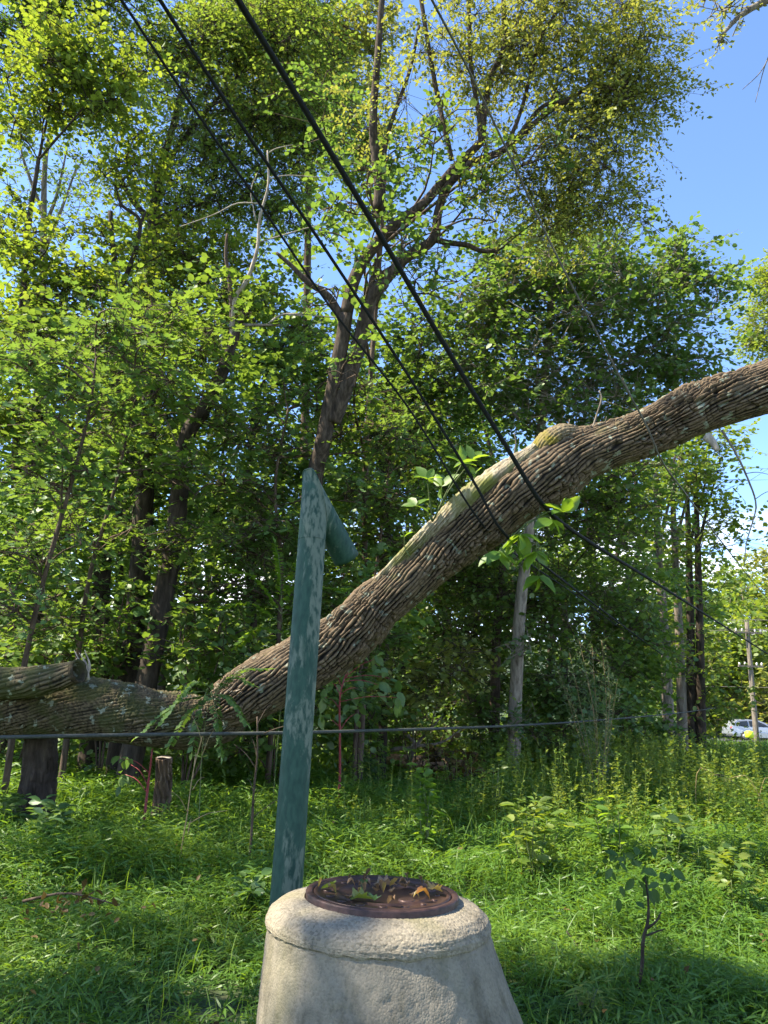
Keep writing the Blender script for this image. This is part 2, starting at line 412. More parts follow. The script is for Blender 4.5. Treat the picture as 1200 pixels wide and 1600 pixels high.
def build_manhole():
    cx, cy = LID[0] - .012, LID[1]
    root = thing('manhole_riser', (cx, cy, 0), 'grey concrete manhole riser with flared wall and pebbly collar, standing in the grass', 'manhole')
    m_wall = concrete('riser_concrete', (.185, .168, .135), 120, .4, .9)
    m_col = concrete('pebbly_mortar', (.215, .196, .157), 105, .7)
    m_iron = plain('rusty_iron', (.05, .026, .022), .55, .35, .5, 30, .4)
    nth = 240
    # conical wall, leaning out towards the right and the front
    keys = [(.462, LZ - .085, 0, 0), (.472, LZ - .13, .004, -.004), (.522, LZ - .36, .045, -.03), (.582, LZ - .6, .1, -.06), (.65, -.25, .165, -.09)]
    rings = interp_rings(keys, 70)[::-1]

    def wallfn(V, th):
        A, H = np.meshgrid(th, np.arange(len(V)) / 8.0, indexing='xy')
        d = .010 * (fbm(A * 5, H * 1.2, 21, 3) - .45) + .004 * (vnoise(A * 30, H * 4, 5) - .5) - .012 * sstep(.68, .8, fbm(A * 6, H * 1.5, 27, 4)) - .006 * (np.abs(fbm(A * 2.2 + H * .25, H * .8, 29, 4) - .47) < .006)
        c = V.mean(1, keepdims=True); V[..., :2] += norm(V - c)[..., :2] * d[..., None]
        return V
    mb = MB(); lathe_rings(mb, rings, nth, cx, cy, fn=wallfn); mb.build('wall', m_wall, root)
    # mortar collar sloping away from the iron frame, broken lower lip
    nth = 420
    keys = [(.42, LZ - .12, 0, 0), (.468, LZ - .118, 0, 0), (.477, LZ - .106, 0, 0), (.476, LZ - .088, 0, 0), (.464, LZ - .062, 0, 0), (.43, LZ - .035, 0, 0), (.37, LZ - .014, 0, 0), (.32, LZ - .006, 0, 0)]
    rings = interp_rings(keys, 80)

    def colfn(V, th):
        A, H = np.meshgrid(th, np.arange(len(V)) * .1, indexing='xy')
        lip = np.clip(1 - np.arange(len(V)) / 26.0, 0, 1)[:, None]
        V[..., 2] += lip * .075 * (fbm(A * 9, H * 0 + 1.3, 31, 5) - .5)
        d = .004 * (fbm(A * 9, H * 1.4, 33, 3) - .45) + .0045 * (vnoise(A * 90, H * 11, 35) - .5) + lip * .014 * (vnoise(A * 24, H * 3, 36) - .5)
        c = V.mean(1, keepdims=True); c[..., 2] = LZ - .3
        V += norm(V - c) * d[..., None]
        return V
    mb = MB(); lathe_rings(mb, rings, nth, cx, cy, fn=colfn); mb.build('collar', m_col, root)
    # iron frame
    mb = MB()
    lathe_rings(mb, [(.325, LZ - .05, 0, 0), (.328, LZ + .012, 0, 0), (.325, LZ + .018, 0, 0), (.302, LZ + .018, 0, 0), (.299, LZ + .015, 0, 0), (.298, LZ - .012, 0, 0), (.25, LZ - .013, 0, 0)], 128, LID[0], LID[1])
    mb.build('iron_frame', m_iron, root)
    # cover
    lid = thing('manhole_cover', (LID[0], LID[1], LZ), 'round rusty brown iron cover on top of the concrete riser, strewn with leaves', 'manhole cover')
    m_lid = plain('dark_wet_iron', (.06, .034, .027), .42, .5, .45, 14, .3)
    mb = MB()
    lathe_rings(mb, [(.292, LZ - .02, 0, 0), (.294, LZ + .014, 0, 0), (.292, LZ + .018, 0, 0), (.276, LZ + .018, 0, 0), (.274, LZ + .011, 0, 0), (.2, LZ + .010, 0, 0), (.198, LZ + .015, 0, 0), (.186, LZ + .015, 0, 0), (.184, LZ + .010, 0, 0), (.004, LZ + .010, 0, 0)], 128, LID[0], LID[1], close_top=True)
    mb.build('plate', m_lid, lid)
    for ang in np.arange(0, 2 * np.pi, np.pi / 8):
        mb = MB(); x, y = LID[0] + .236 * math.cos(ang), LID[1] + .236 * math.sin(ang)
        s = .012 + .006 * (int(ang * 10) % 2)
        lathe_rings(mb, [(s, LZ + .009, 0, 0), (s, LZ + .014, 0, 0), (s * .8, LZ + .016, 0, 0), (.001, LZ + .016, 0, 0)], 16, x, y, close_top=True)
        mb.build('raised_boss', m_lid, lid)
    mb = MB(); lathe_rings(mb, [(.035, LZ + .009, 0, 0), (.035, LZ + .016, 0, 0), (.03, LZ + .019, 0, 0), (.001, LZ + .019, 0, 0)], 32, LID[0] + .1, LID[1] - .12, close_top=True)
    mb.build('round_knob', m_lid, lid)
    # leaves lying on it: (photo x, photo y, length, turn, colour, shape, words)
    lf_y = G('fallen_yellow', [(.3, .22, .08)], [(.3, .22, .05)]); lf_g = G('fallen_green', [(.09, .125, .03)], [(.1, .15, .02)])
    lf_o = G('fallen_orange', [(.22, .1, .03)], [(.3, .15, .03)]); lf_t = G('fallen_tan', [(.27, .18, .1)], [(.2, .14, .08)])
    lf_d = G('fallen_teal', [(.06, .13, .07)], [(.08, .15, .05)]); lf_b = G('fallen_brown', [(.14, .085, .045)], [(.15, .1, .05)])
    spec = [(548, 1405, .13, .3, lf_g, 'lobed', 'large yellow green lobed leaf lying on the rusty cover'),
            (525, 1392, .10, 2.6, lf_g, 'ovate', 'pale green leaf lying near the far edge of the rusty cover'),
            (586, 1382, .13, .1, lf_t, 'lobed', 'big tan dry leaf lying flat on the rusty cover'),
            (622, 1389, .08, 2.2, lf_y, 'ovate', 'curled straw coloured leaf lying on the rusty cover'),
            (650, 1406, .085, .4, lf_o, 'ovate', 'orange leaf lying on the rusty cover'),
            (672, 1396, .10, .7, lf_y, 'lobed', 'pale yellow lobed leaf by the rim of the rusty cover'),
            (568, 1396, .08, 1.6, lf_d, 'ovate', 'dark blue green leaf lying amid the rusty cover'),
            (590, 1405, .09, 4.0, lf_d, 'lobed', 'dark green curled leaf beside the orange one on the rusty cover'),
            (606, 1411, .07, 5.2, lf_b, 'ovate', 'small brown leaf near the front of the rusty cover'),
            (640, 1385, .09, 3.4, lf_b, 'lobed', 'brown crumpled leaf behind the orange one on the rusty cover'),
            (560, 1384, .09, 5.6, lf_b, 'ovate', 'dark brown wet leaf behind the tan one on the rusty cover'),
            (512, 1402, .07, .9, lf_y, 'ovate', 'small straw coloured leaf near the frame of the rusty cover')]
    for k in range(22):
        aa, rr_ = rng.uniform(0, 6.28), .25 * rng.random() ** .6
        x_, y_ = LID[0] - .04 + rr_ * math.cos(aa), LID[1] + rr_ * math.sin(aa)
        v = np.array([x_, y_, LZ + .02]) - EYE; dd_ = v @ fw; spec.append((600 + F * (v @ rt) / dd_, 800 - F * (v @ up) / dd_, rng.uniform(.025, .06), rng.uniform(0, 6.28), (lf_b, lf_t, lf_b, lf_y)[k % 4], 'ovate', 'small dry leaf scrap among the litter on the rusty cover'))
    for px, py, s, a, m, sh, words in spec:
        dd = P(px, py, 1) - EYE; t = (LZ + .02 - EYE[2]) / dd[2]; p = EYE + dd * t
        T, Fs = SHAPE[sh]; mb = MB()
        # a finer outline, bent over its length
        s *= .78; x = T[:, 0] * s; y = T[:, 1] * s; z = T[:, 2] * s * 2 + .02 * np.sin(T[:, 0] * 3 + a) + .022 * np.abs(T[:, 1])
        V = np.stack([math.cos(a) * x - math.sin(a) * y, math.sin(a) * x + math.cos(a) * y, z - z.min()], -1)
        mb.add(V + [p[0], p[1], LZ + .017], [f for f in Fs], .5)
        o = mb.build('fallen_leaf', m, origin=(p[0], p[1], LZ + .017))
        tag(o, words, 'leaf', 'fallen leaves on the manhole cover')


build_manhole()


# ------------------------------------------------------------------ green vent pipe
def build_vent():
    bot = P(447, 1400, 4.1); top = P(494, 752, 4.85)
    ax = norm(top - bot); base = bot + ax * ((-.1 - bot[2]) / ax[2])
    root = thing('vent_pipe', (base[0], base[1], 0), 'green vent pipe with worn grey patches and a downturned end behind the riser', 'vent pipe')
    m, n, l, out = mat_new('worn_green_paint')
    bs = n.new('ShaderNodeBsdfPrincipled'); bs.inputs['Roughness'].default_value = .65; bs.inputs['Specular IOR Level'].default_value = .3
    tcn = n.new('ShaderNodeTexCoord')
    a1 = n.new('ShaderNodeTexNoise'); a1.inputs['Scale'].default_value = 2.6; a1.inputs['Detail'].default_value = 9; a1.inputs['Roughness'].default_value = .62; a1.inputs['Distortion'].default_value = .5
    mp1 = n.new('ShaderNodeMapping'); mp1.inputs['Scale'].default_value = (1.9, 1.9, .75); mp1.inputs['Location'].default_value = (2.3, 1.4, 6.1)
    l.new(tcn.outputs['Object'], mp1.inputs[0]); l.new(mp1.outputs[0], a1.inputs['Vector'])
    mr = n.new('ShaderNodeMapRange'); mr.inputs[1].default_value = .505; mr.inputs[2].default_value = .55; l.new(a1.outputs[0], mr.inputs[0])
    a2 = n.new('ShaderNodeTexNoise'); a2.inputs['Scale'].default_value = 45; a2.inputs['Detail'].default_value = 6
    mp2 = n.new('ShaderNodeMapping'); mp2.inputs['Scale'].default_value = (1, 1, .35); l.new(tcn.outputs['Object'], mp2.inputs[0]); l.new(mp2.outputs[0], a2.inputs['Vector'])
    mr2 = n.new('ShaderNodeMapRange'); mr2.inputs[1].default_value = .36; mr2.inputs[2].default_value = .5; l.new(a2.outputs[0], mr2.inputs[0])
    mul = n.new('ShaderNodeMath'); mul.operation = 'MULTIPLY'; l.new(mr.outputs[0], mul.inputs[0]); l.new(mr2.outputs[0], mul.inputs[1])
    g = ramp(n, [(.3, (.010, .04, .026)), (.5, (.017, .055, .036)), (.7, (.027, .072, .048))]); l.new(a2.outputs[0], g.inputs[0])
    gr = ramp(n, [(.3, (.06, .092, .065)), (.7, (.125, .152, .11))]); l.new(a2.outputs[0], gr.inputs[0])
    mm = n.new('ShaderNodeMix'); mm.data_type = 'RGBA'; l.new(mul.outputs[0], mm.inputs[0]); l.new(g.outputs[0], mm.inputs[6]); l.new(gr.outputs[0], mm.inputs[7])
    l.new(mm.outputs[2], bs.inputs['Base Color'])
    bp = n.new('ShaderNodeBump'); bp.inputs['Strength'].default_value = .15; bp.inputs['Distance'].default_value = .003; l.new(a2.outputs[0], bp.inputs['Height']); l.new(bp.outputs[0], bs.inputs['Normal'])
    l.new(bs.outputs[0], out.inputs[0])
    R = .084
    # joint of the two axes, arm direction at about 42 degrees from the pole, tilted away
    J = bot + ax * (np.linalg.norm(top - bot) * .945)
    lat = norm(rt * .66 + fw * .75 - ax * ((rt * .66 + fw * .75) @ ax))
    tht = math.radians(45)
    u1 = -ax; u2 = norm(-ax * math.cos(tht) + lat * math.sin(tht))
    pn = norm(u1 - u2)            # plane of the mitre
    N = 56; th = np.linspace(0, 2 * np.pi, N + 1)[:-1]

    def rings(start, d, length, nseg):
        a = norm(np.cross(d, [.3, .9, .1])); b = np.cross(d, a)
        off = R * (np.cos(th)[:, None] * a + np.sin(th)[:, None] * b)
        # far end straight, near end cut by the mitre plane, sharp tip trimmed
        tcut = -(off @ pn) / (d @ pn)
        tcut = np.maximum(tcut, -R / math.tan(tht / 2) * .90)
        V = [start + off + d * (tcut[:, None] * (1 - s) + length * s) for s in np.linspace(0, 1, nseg)]
        return np.array(V)

    def skin(V, capn):
        n = len(V); i, j = np.meshgrid(np.arange(n - 1), np.arange(N), indexing='ij'); j2 = (j + 1) % N
        fs = [np.stack([i * N + j, i * N + j2, (i + 1) * N + j2, (i + 1) * N + j], -1).reshape(-1, 4)]
        if capn: fs.append(np.arange(N)[None])
        return fs
    V = rings(J, u1, np.linalg.norm(J - base), 40); mb = MB(); mb.add(V, skin(V, True)); mb.build('pole', m, root)
    alen = R / math.tan(tht / 2) + .23
    V = rings(J, u2, alen, 12)
    a_end = J + u2 * alen
    inner = np.array([a_end + (V[-1] - a_end) * .93, a_end + (V[-1] - a_end) * .93 - u2 * .25])
    V = np.concatenate([V, inner]); fs = skin(V, True); fs.append((np.arange(N) + (len(V) - 1) * N)[None])
    mb = MB(); mb.add(V, fs); mb.build('downturned_arm', m, root)
    # weld bead round the mitre and a seam below it
    off = rings(J, u1, 1, 2)[0]
    mb = MB(); tube(mb, np.vstack([off, off[:1]]), .005, sides=6, n=120, cap=False); mb.build('weld_seam', m, root)
    a = norm(np.cross(ax, [.3, .9, .1])); b = np.cross(ax, a)
    ring = bot + ax * (np.linalg.norm(top - bot) * .835) + (R + .001) * (np.cos(th)[:, None] * a + np.sin(th)[:, None] * b)
    mb = MB(); tube(mb, np.vstack([ring, ring[:1]]), .0018, sides=6, n=120, cap=False); mb.build('weld_seam', m, root)


build_vent()


# ------------------------------------------------------------------ fallen tree
def log_mesh(mb, pts, rad, nu, nv, seed, furrow=.055, depth=.022, length=.3, lump=.06, slant=.25, hollow=None, fine=.004, closing=None, knots=0):
    q = catmull(np.hstack([np.asarray(pts), np.asarray(rad)[:, None]]), nv); p, r = q[:, :3], q[:, 3]
    t, a, b = frames(p)
    L = np.concatenate([[0], np.cumsum(np.linalg.norm(np.diff(p, axis=0), axis=1))])
    th = np.linspace(0, 2 * np.pi, nu + 1)[:-1]
    TH, LL = np.meshgrid(th / (2 * np.pi), L, indexing='xy')
    RM = float(np.mean(r)); nc = max(6, int(round(2 * np.pi * RM / furrow)))
    w = .9 * (fbm(TH * nc / 2, LL / .22, seed, 3, nc // 2) - .45) + slant * LL / furrow * .35
    # interlacing ridges: a warped row of furrows along the stem
    f = TH * nc + w * 1.6
    ridge = np.abs(((f % 1.0) - .5) * 2)                       # 0 at ridge centre, 1 in the furrow
    brk = vnoise(TH * nc + w, LL / length + np.floor(f % nc) * .37, seed + 9, None)
    h = 1 - sstep(.35, .95, ridge + .55 * (brk - .5))
    crack = sstep(.0, .16, np.abs(vnoise(TH * nc * .7 + w * .5, LL / (length * .42), seed + 17) - .5))
    h = h * (.45 + .55 * crack)
    h = h * (.7 + .6 * vnoise(TH * nc * 1.3, LL / .11, seed + 23))
    d = depth * (h - .6) + fine * (fbm(TH * nc * 4, LL / .035, seed + 31, 2) - .4) + lump * RM * (fbm(TH * 3, LL / .5, seed + 41, 3, 3) - .45)
    patchy = fbm(TH * 4, LL / .6, seed + 51, 3, 4)
    d = d * (.35 + 1.35 * sstep(.25, .6, patchy))
    kr = np.random.default_rng(seed + 61)
    for _ in range(int(knots)):
        ku, kv, ks = kr.random(), kr.uniform(.05, .95) * L[-1], kr.uniform(.04, .11)
        du = (np.abs(TH - ku + .5) % 1.0 - .5) * 2 * np.pi * RM; e2 = (du ** 2 + ((LL - kv) * .7) ** 2) / ks ** 2
        d = d + .035 * np.exp(-e2) - .05 * np.exp(-e2 * 7) * (kr.random() < .6); h = h * (1 - .7 * np.exp(-e2 * 6))
    R = r[:, None] + d
    if closing is not None: R = R * closing(L / L[-1])[:, None]
    V = p[:, None] + R[..., None] * (np.cos(th)[None, :, None] * a[:, None] + np.sin(th)[None, :, None] * b[:, None])
    i, j = np.meshgrid(np.arange(nv - 1), np.arange(nu), indexing='ij'); j2 = (j + 1) % nu
    fs = [np.stack([i * nu + j, i * nu + j2, (i + 1) * nu + j2, (i + 1) * nu + j], -1).reshape(-1, 4), np.arange(nu)[::-1][None]]
    if hollow is None:
        fs.append((np.arange(nu) + (nv - 1) * nu)[None])
    uv = np.stack([TH, LL], -1).reshape(-1, 2)
    mb.add(V, fs, np.clip(h, 0, 1).ravel(), uv)
    return p, t, a, b, r


def fallen_bark(name, ridge_c, gap_c, moss_c, moss_at, smooth_top=None):
    m, n, l, out = mat_new(name)
    bs = n.new('ShaderNodeBsdfPrincipled'); bs.inputs['Roughness'].default_value = .9; bs.inputs['Specular IOR Level'].default_value = .2
    tcn = n.new('ShaderNodeTexCoord')
    at = n.new('ShaderNodeAttribute'); at.attribute_name = 'rnd'
    nz = n.new('ShaderNodeTexNoise'); nz.inputs['Scale'].default_value = 28; nz.inputs['Detail'].default_value = 6; nz.inputs['Roughness'].default_value = .7; l.new(tcn.outputs['Object'], nz.inputs['Vector'])
    r = ramp(n, [(.05, gap_c), (.45, tuple(.55 * c for c in ridge_c)), (.95, ridge_c)]); l.new(at.outputs['Fac'], r.inputs[0])
    v = ramp(n, [(.3, (.55, .53, .5)), (.7, (1.35, 1.33, 1.3))]); l.new(nz.outputs[0], v.inputs[0])
    mm = n.new('ShaderNodeMix'); mm.data_type = 'RGBA'; mm.blend_type = 'MULTIPLY'; mm.inputs[0].default_value = 1
    l.new(r.outputs[0], mm.inputs[6]); l.new(v.outputs[0], mm.inputs[7])
    n2 = n.new('ShaderNodeTexNoise'); n2.inputs['Scale'].default_value = 2.4; n2.inputs['Detail'].default_value = 8; n2.inputs['Roughness'].default_value = .65; l.new(tcn.outputs['Object'], n2.inputs['Vector'])
    mr = n.new('ShaderNodeMapRange'); mr.inputs[1].default_value = moss_at; mr.inputs[2].default_value = moss_at + .12; mr.inputs[4].default_value = .85; l.new(n2.outputs[0], mr.inputs[0])
    m2 = n.new('ShaderNodeMix'); m2.data_type = 'RGBA'; l.new(mr.outputs[0], m2.inputs[0]); l.new(mm.outputs[2], m2.inputs[6]); m2.inputs[7].default_value = (*moss_c, 1)
    n3 = n.new('ShaderNodeTexNoise'); n3.inputs['Scale'].default_value = 11; n3.inputs['Detail'].default_value = 4; l.new(tcn.outputs['Object'], n3.inputs['Vector'])
    mr3 = n.new('ShaderNodeMapRange'); mr3.inputs[1].default_value = .61; mr3.inputs[2].default_value = .66; mr3.inputs[4].default_value = .7; l.new(n3.outputs[0], mr3.inputs[0])
    m4 = n.new('ShaderNodeMix'); m4.data_type = 'RGBA'; l.new(mr3.outputs[0], m4.inputs[0]); l.new(m2.outputs[2], m4.inputs[6]); m4.inputs[7].default_value = (.26, .29, .22, 1)
    l.new(m4.outputs[2], bs.inputs['Base Color'])
    bp = n.new('ShaderNodeBump'); bp.inputs['Strength'].default_value = .6; bp.inputs['Distance'].default_value = .012; l.new(nz.outputs[0], bp.inputs['Height']); l.new(bp.outputs[0], bs.inputs['Normal'])
    l.new(bs.outputs[0], out.inputs[0])
    return m


def px_path(rows, d):
    """rows of (px, py, half width in px[, distance])"""
    pts = [P(r[0], r[1], r[3] if len(r) > 3 else d) for r in rows]
    rad = [r[2] * (r[3] if len(r) > 3 else d) / F for r in rows]
    return np.array(pts), np.array(rad)


TD = 8.0


def build_fallen():
    base = P(120, 1180, TD)
    root = thing('fallen_tree', (base[0], base[1], gz(base[0], base[1])), 'huge uprooted tree with furrowed bark leaning across the clearing behind the green pipe', 'fallen tree')
    mA = fallen_bark('furrowed_bark', (.138, .103, .066), (.008, .007, .006), (.13, .12, .05), .6)
    mB = fallen_bark('mossy_bark', (.115, .092, .055), (.012, .01, .006), (.055, .06, .02), .46)
    rows = [(345, 1105, 34, 8.0), (372, 1093, 41), (400, 1077, 43), (450, 1050, 44), (520, 1010, 43), (600, 940, 38), (650, 897, 38), (700, 851, 41), (770, 798, 42), (830, 754, 45), (868, 732, 47), (905, 712, 42), (950, 696, 37), (1000, 680, 36), (1100, 637, 38), (1200, 606, 39), (1300, 574, 40), (1420, 540, 40)]
    pts, rad = px_path(rows, TD)
    mb = MB(); pA = log_mesh(mb, pts, rad, 260, 1500, 50, furrow=.039, depth=.031, length=.15, lump=.24, knots=16)
    mb.build('trunk', mA, root)
    rows = [(-140, 1108, 48), (-60, 1108, 47), (60, 1105, 46), (150, 1108, 46), (230, 1120, 44), (300, 1130, 40), (352, 1128, 30), (385, 1108, 16), (410, 1092, 8)]
    pts, rad = px_path(rows, 8.05)
    mb = MB(); log_mesh(mb, pts, rad, 180, 700, 70, furrow=.032, depth=.019, length=.10, lump=.16, slant=.5, knots=7)
    mb.build('cracked_butt', mB, root)
    # knob on the upper edge and the smooth barkless strip leading up to it
    rows = [(838, 712, 14, 7.95), (858, 692, 20, 7.93), (880, 679, 17, 7.93), (905, 680, 11, 7.95), (930, 680, 6, 7.98)]
    pts, rad = px_path(rows, TD); mb = MB(); log_mesh(mb, pts, rad, 110, 220, 81, furrow=.03, depth=.024, length=.08, lump=.6)
    mk = bark_mat('mossy_knob', (.05, .04, .025), (.16, .125, .075), (.27, .22, .14), (.2, .165, .03), 2.5, .9, patch=.06); mb.build('knob', mk, root)
    rows = [(590, 907, 6, 7.9), (640, 860, 10, 7.86), (690, 813, 12, 7.84), (740, 770, 13, 7.85), (790, 735, 12, 7.88), (840, 702, 8, 7.9)]
    pts, rad = px_path(rows, TD); mb = MB(); log_mesh(mb, pts, rad, 80, 360, 91, furrow=.028, depth=.016, length=.3, lump=.7)
    ms = bark_mat('barkless_wood', (.11, .085, .05), (.27, .23, .16), (.45, .4, .31), (.14, .15, .04), 1.6, .9, patch=.07); mb.build('bare_wood_strip', ms, root)
    # broken hollow limb lying on the butt
    rows = [(-120, 1072, 24, 7.75), (-30, 1068, 24, 7.7), (40, 1066, 24, 7.66), (90, 1058, 21, 7.62), (118, 1050, 18, 7.58)]
    pts, rad = px_path(rows, TD); mb = MB()
    p, t, a, b, r = log_mesh(mb, pts, rad, 120, 300, 95, furrow=.05, depth=.016, length=.2, lump=.2, hollow=True)
    th = np.linspace(0, 2 * np.pi, 121)[:-1]
    jag = 1 + .5 * (fbm(th * 5, th * 0, 5, 3) - .4)
    rr = r[-1]
    ring = lambda k, s: p[-1] + k * rr * (np.cos(th)[:, None] * a[-1] + np.sin(th)[:, None] * b[-1]) + t[-1] * (s * jag)[:, None]
    V = np.array([ring(.98, -.02), ring(1.03, .05), ring(.84, .04), ring(.74, -.1), ring(.68, -.35), ring(.1, -.5)])
    i, j = np.meshgrid(np.arange(5), np.arange(120), indexing='ij'); j2 = (j + 1) % 120
    mb.add(V, np.stack([i * 120 + j, i * 120 + j2, (i + 1) * 120 + j2, (i + 1) * 120 + j], -1).reshape(-1, 4), .35)
    limb = mb.build('hollow_limb', mB, root)
    # splinters sticking up beside the hollow end
    mb = MB()
    for q in range(7):
        x = 128 + rng.normal() * 7; tube(mb, [P(x, 1062, 7.7), P(x + rng.normal() * 4, 1040, 7.7), P(x + rng.normal() * 9, 1012 + rng.random() * 22, 7.72)], .022, .003, 5)
    mb.build('splintered_wood', B_PALE, limb)
    mb = MB()
    for q in range(26):
        y = rng.uniform(1072, 1140); x = rng.uniform(338, 356); a_ = P(x, y, 7.8 + .3 * rng.random()); e = P(x + rng.uniform(8, 46), y - rng.uniform(-4, 26), 7.7 + .25 * rng.random())
        tube(mb, [a_, (a_ + e) / 2 + rng.normal(size=3) * .012, e], rng.uniform(.008, .02), .002, 5)
    mb.build('splintered_wood', B_PALE, root)
    # short snags and the pale broken peg below
    mb = MB(); tube(mb, [P(1104, 682, 7.8), P(1113, 690, 7.75), P(1121, 704, 7.7)], .05, .025, 10); mb.build('broken_peg', B_PALE, root)
    for rows, r0 in (([(925, 672), (932, 650), (940, 622), (936, 610)], .012), ([(940, 630), (948, 628)], .008), ([(944, 668), (948, 650)], .008), ([(799, 735), (803, 712), (806, 690), (803, 676)], .01), ([(888, 668), (890, 655)], .008)):
        mb = MB(); tube(mb, [P(x, y, 7.95) for x, y in rows], r0, r0 * .5, 5); mb.build('dead_twig', B_GREY, root)
    # hanging dead branch
    mb = MB(); tube(mb, [P(1128, 672, 7.9), P(1148, 705, 7.85), P(1165, 740, 7.8), P(1181, 785, 7.8), P(1176, 815, 7.8), P(1166, 850, 7.8), P(1163, 885, 7.8)], .013, .004, 7, wob=.1)
    for q in ([(1165, 740), (1185, 738), (1215, 745)], [(1180, 780), (1200, 768), (1230, 765)], [(1148, 705), (1158, 690), (1170, 684)]):
        tube(mb, [P(x, y, 7.8) for x, y in q],   .005, .0025, 5)
    mb.build('hanging_branch', B_GREY, root)
    # leafy shoots: (root px, tips)
    for (x0, y0), tips, nl, sz in (((676, 815), [(668, 748), (722, 724), (738, 718), (690, 760), (650, 790)], 4, .21), ((735, 760), [(742, 742)], 3, .12),
                                  ((835, 812), [(800, 850), (838, 862), (862, 812), (842, 900), (880, 800), (815, 835), (780, 862)], 6, .24), ((640, 870), [(632, 838)], 3, .12)):
        mb = MB(); ml = MB()
        b0 = P(x0, y0, 7.75)
        for x, y in tips:
            e = P(x, y, 7.55 + rng.random() * .25); mid = (b0 + e) / 2 + np.array([0, 0, .03]) + rng.normal(size=3) * .02
            tube(mb, [b0, mid, e], .008, .004, 5)
            k = nl; ang = np.linspace(0, 2 * np.pi, k + 1)[:-1] + rng.random()
            d = np.stack([np.cos(ang), .5 * np.sin(ang), .45 + .6 * np.sin(ang)], -1) if y < y0 else np.stack([np.cos(ang), .6 * np.sin(ang), -.5 - .4 * rng.random(k)], -1)
            leaves(ml, np.repeat(e[None], k, 0), d + rng.normal(size=(k, 3)) * .25, rng.normal(size=(k, 3)) * .4 + [0, -.5, .8], sz * rng.uniform(.7, 1.1, k), 'ovate')
        sh = mb.build('leafy_shoot', STEM_G, root)
        ml.build('foliage', L_FRESH, sh)


build_fallen()

# stumps that hold it up
def build_stumps():
    for pts, r0, m, words in (([P(62, 1150, 8.35), P(60, 1215, 8.3)], .17, B_DARK, 'dark bark stump holding up the butt of the fallen tree'),
                              ([P(256, 1184, 8.7), P(254, 1240, 8.7)], .085, B_BROWN, 'pale weathered stump under the cracked part of the fallen tree')):
        g = pts[1].copy(); g[2] = gz(g[0], g[1]) - .1
        root = thing('tree_stump', (g[0], g[1], g[2] + .1), words, 'stump')
        mb = MB(); log_mesh(mb, [g, pts[1], pts[0]], [r0 * 1.15, r0 * 1.05, r0], 64, 90, 101, furrow=.05, depth=.02, length=.2, lump=.25); mb.build('bark', m, root)
        mb = MB(); a = pts[0] + np.array([0, 0, .004]); th = np.linspace(0, 2 * np.pi, 25)[:-1]
        V = np.concatenate([[a + [0, 0, .01]], a + r0 * .93 * np.stack([np.cos(th), np.sin(th), .08 * np.sin(3 * th)], -1)])
        mb.add(V, np.array([[0, k, k % 24 + 1] for k in range(1, 25)])); mb.build('sawn_top', B_PALE, root)


build_stumps()

# ------------------------------------------------------------------ wires
RUB = plain('black_cable_jacket', (.014, .015, .015), .85, 0, .3, 40, spec=.15)
RUBG = plain('weathered_grey_cable', (.05, .055, .048), .8, 0, .3, 40, spec=.2)
SLACK = plain('old_grey_wire', (.10, .09, .075), .7, 0, .4, 30)


def wire(rows, r, m, words, sides=8):
    p = [P(*q) for q in rows]; mb = MB(); tube(mb, p, r, r, sides, n=len(p) * 14, cap=True)
    tag(mb.build('utility_cable', m), words, 'cable', 'cables pulled down by the fallen tree')


wire([(330, -70, 4.4), (372, 0, 4.8), (480, 177, 5.4), (600, 378, 6.1), (700, 548, 6.75), (800, 712, 7.3), (848, 788, 7.62), (905, 836, 8.6), (1020, 908, 12), (1110, 965, 17), (1200, 1022, 26), (1290, 1080, 45)], .0215, RUB, 'thick black cable running from overhead down across the fallen trunk to the far road')
wire([(205, -80, 4.6), (250, 0, 5), (380, 200, 5.7), (510, 392, 6.4), (640, 590, 7.05), (740, 752, 7.45), (783, 828, 7.62), (840, 876, 8.6), (930, 945, 12), (1010, 1005, 18), (1080, 1056, 30)], .0135, RUB, 'thin black cable crossing the fallen trunk beside its leafy shoot')
wire([(140, -80, 4.7), (190, 0, 5.1), (300, 165, 5.7), (400, 310, 6.2), (520, 485, 6.8), (640, 640, 7.3), (745, 808, 7.6), (800, 862, 8.8), (900, 930, 13), (980, 990, 20)], .010, RUB, 'thinnest black cable coming down above the green vent pipe tip')
wire([(640, -70, 5.2), (675, 0, 5.5), (730, 105, 6), (790, 230, 6.4), (870, 400, 6.9), (960, 572, 7.3), (1010, 665, 7.55), (1035, 722, 7.72), (1070, 770, 8.6), (1130, 850, 12), (1190, 925, 20), (1240, 980, 30)], .0095, SLACK, 'old brown wire looping over the upper part of the fallen trunk')
wire([(-120, 1153, 6.1), (0, 1152, 6.3), (150, 1149, 6.5), (300, 1147, 6.7), (450, 1145, 7), (600, 1141, 8), (700, 1138, 9), (800, 1134, 10.5), (900, 1128, 13), (1000, 1120, 17), (1070, 1113, 23), (1118, 1106, 31)], .0155, RUBG, 'sagging grey cable hanging low over the grass behind the green pipe')

# ------------------------------------------------------------------ trees
def ell(px, py, rx, ry, d, mult=1.0, dr=None):
    c = P(px, py, d); return (c, np.array([rx * d / F, (dr if dr else (rx + ry) * .5 * d / F), ry * d / F]), mult)


DENS = 1.6


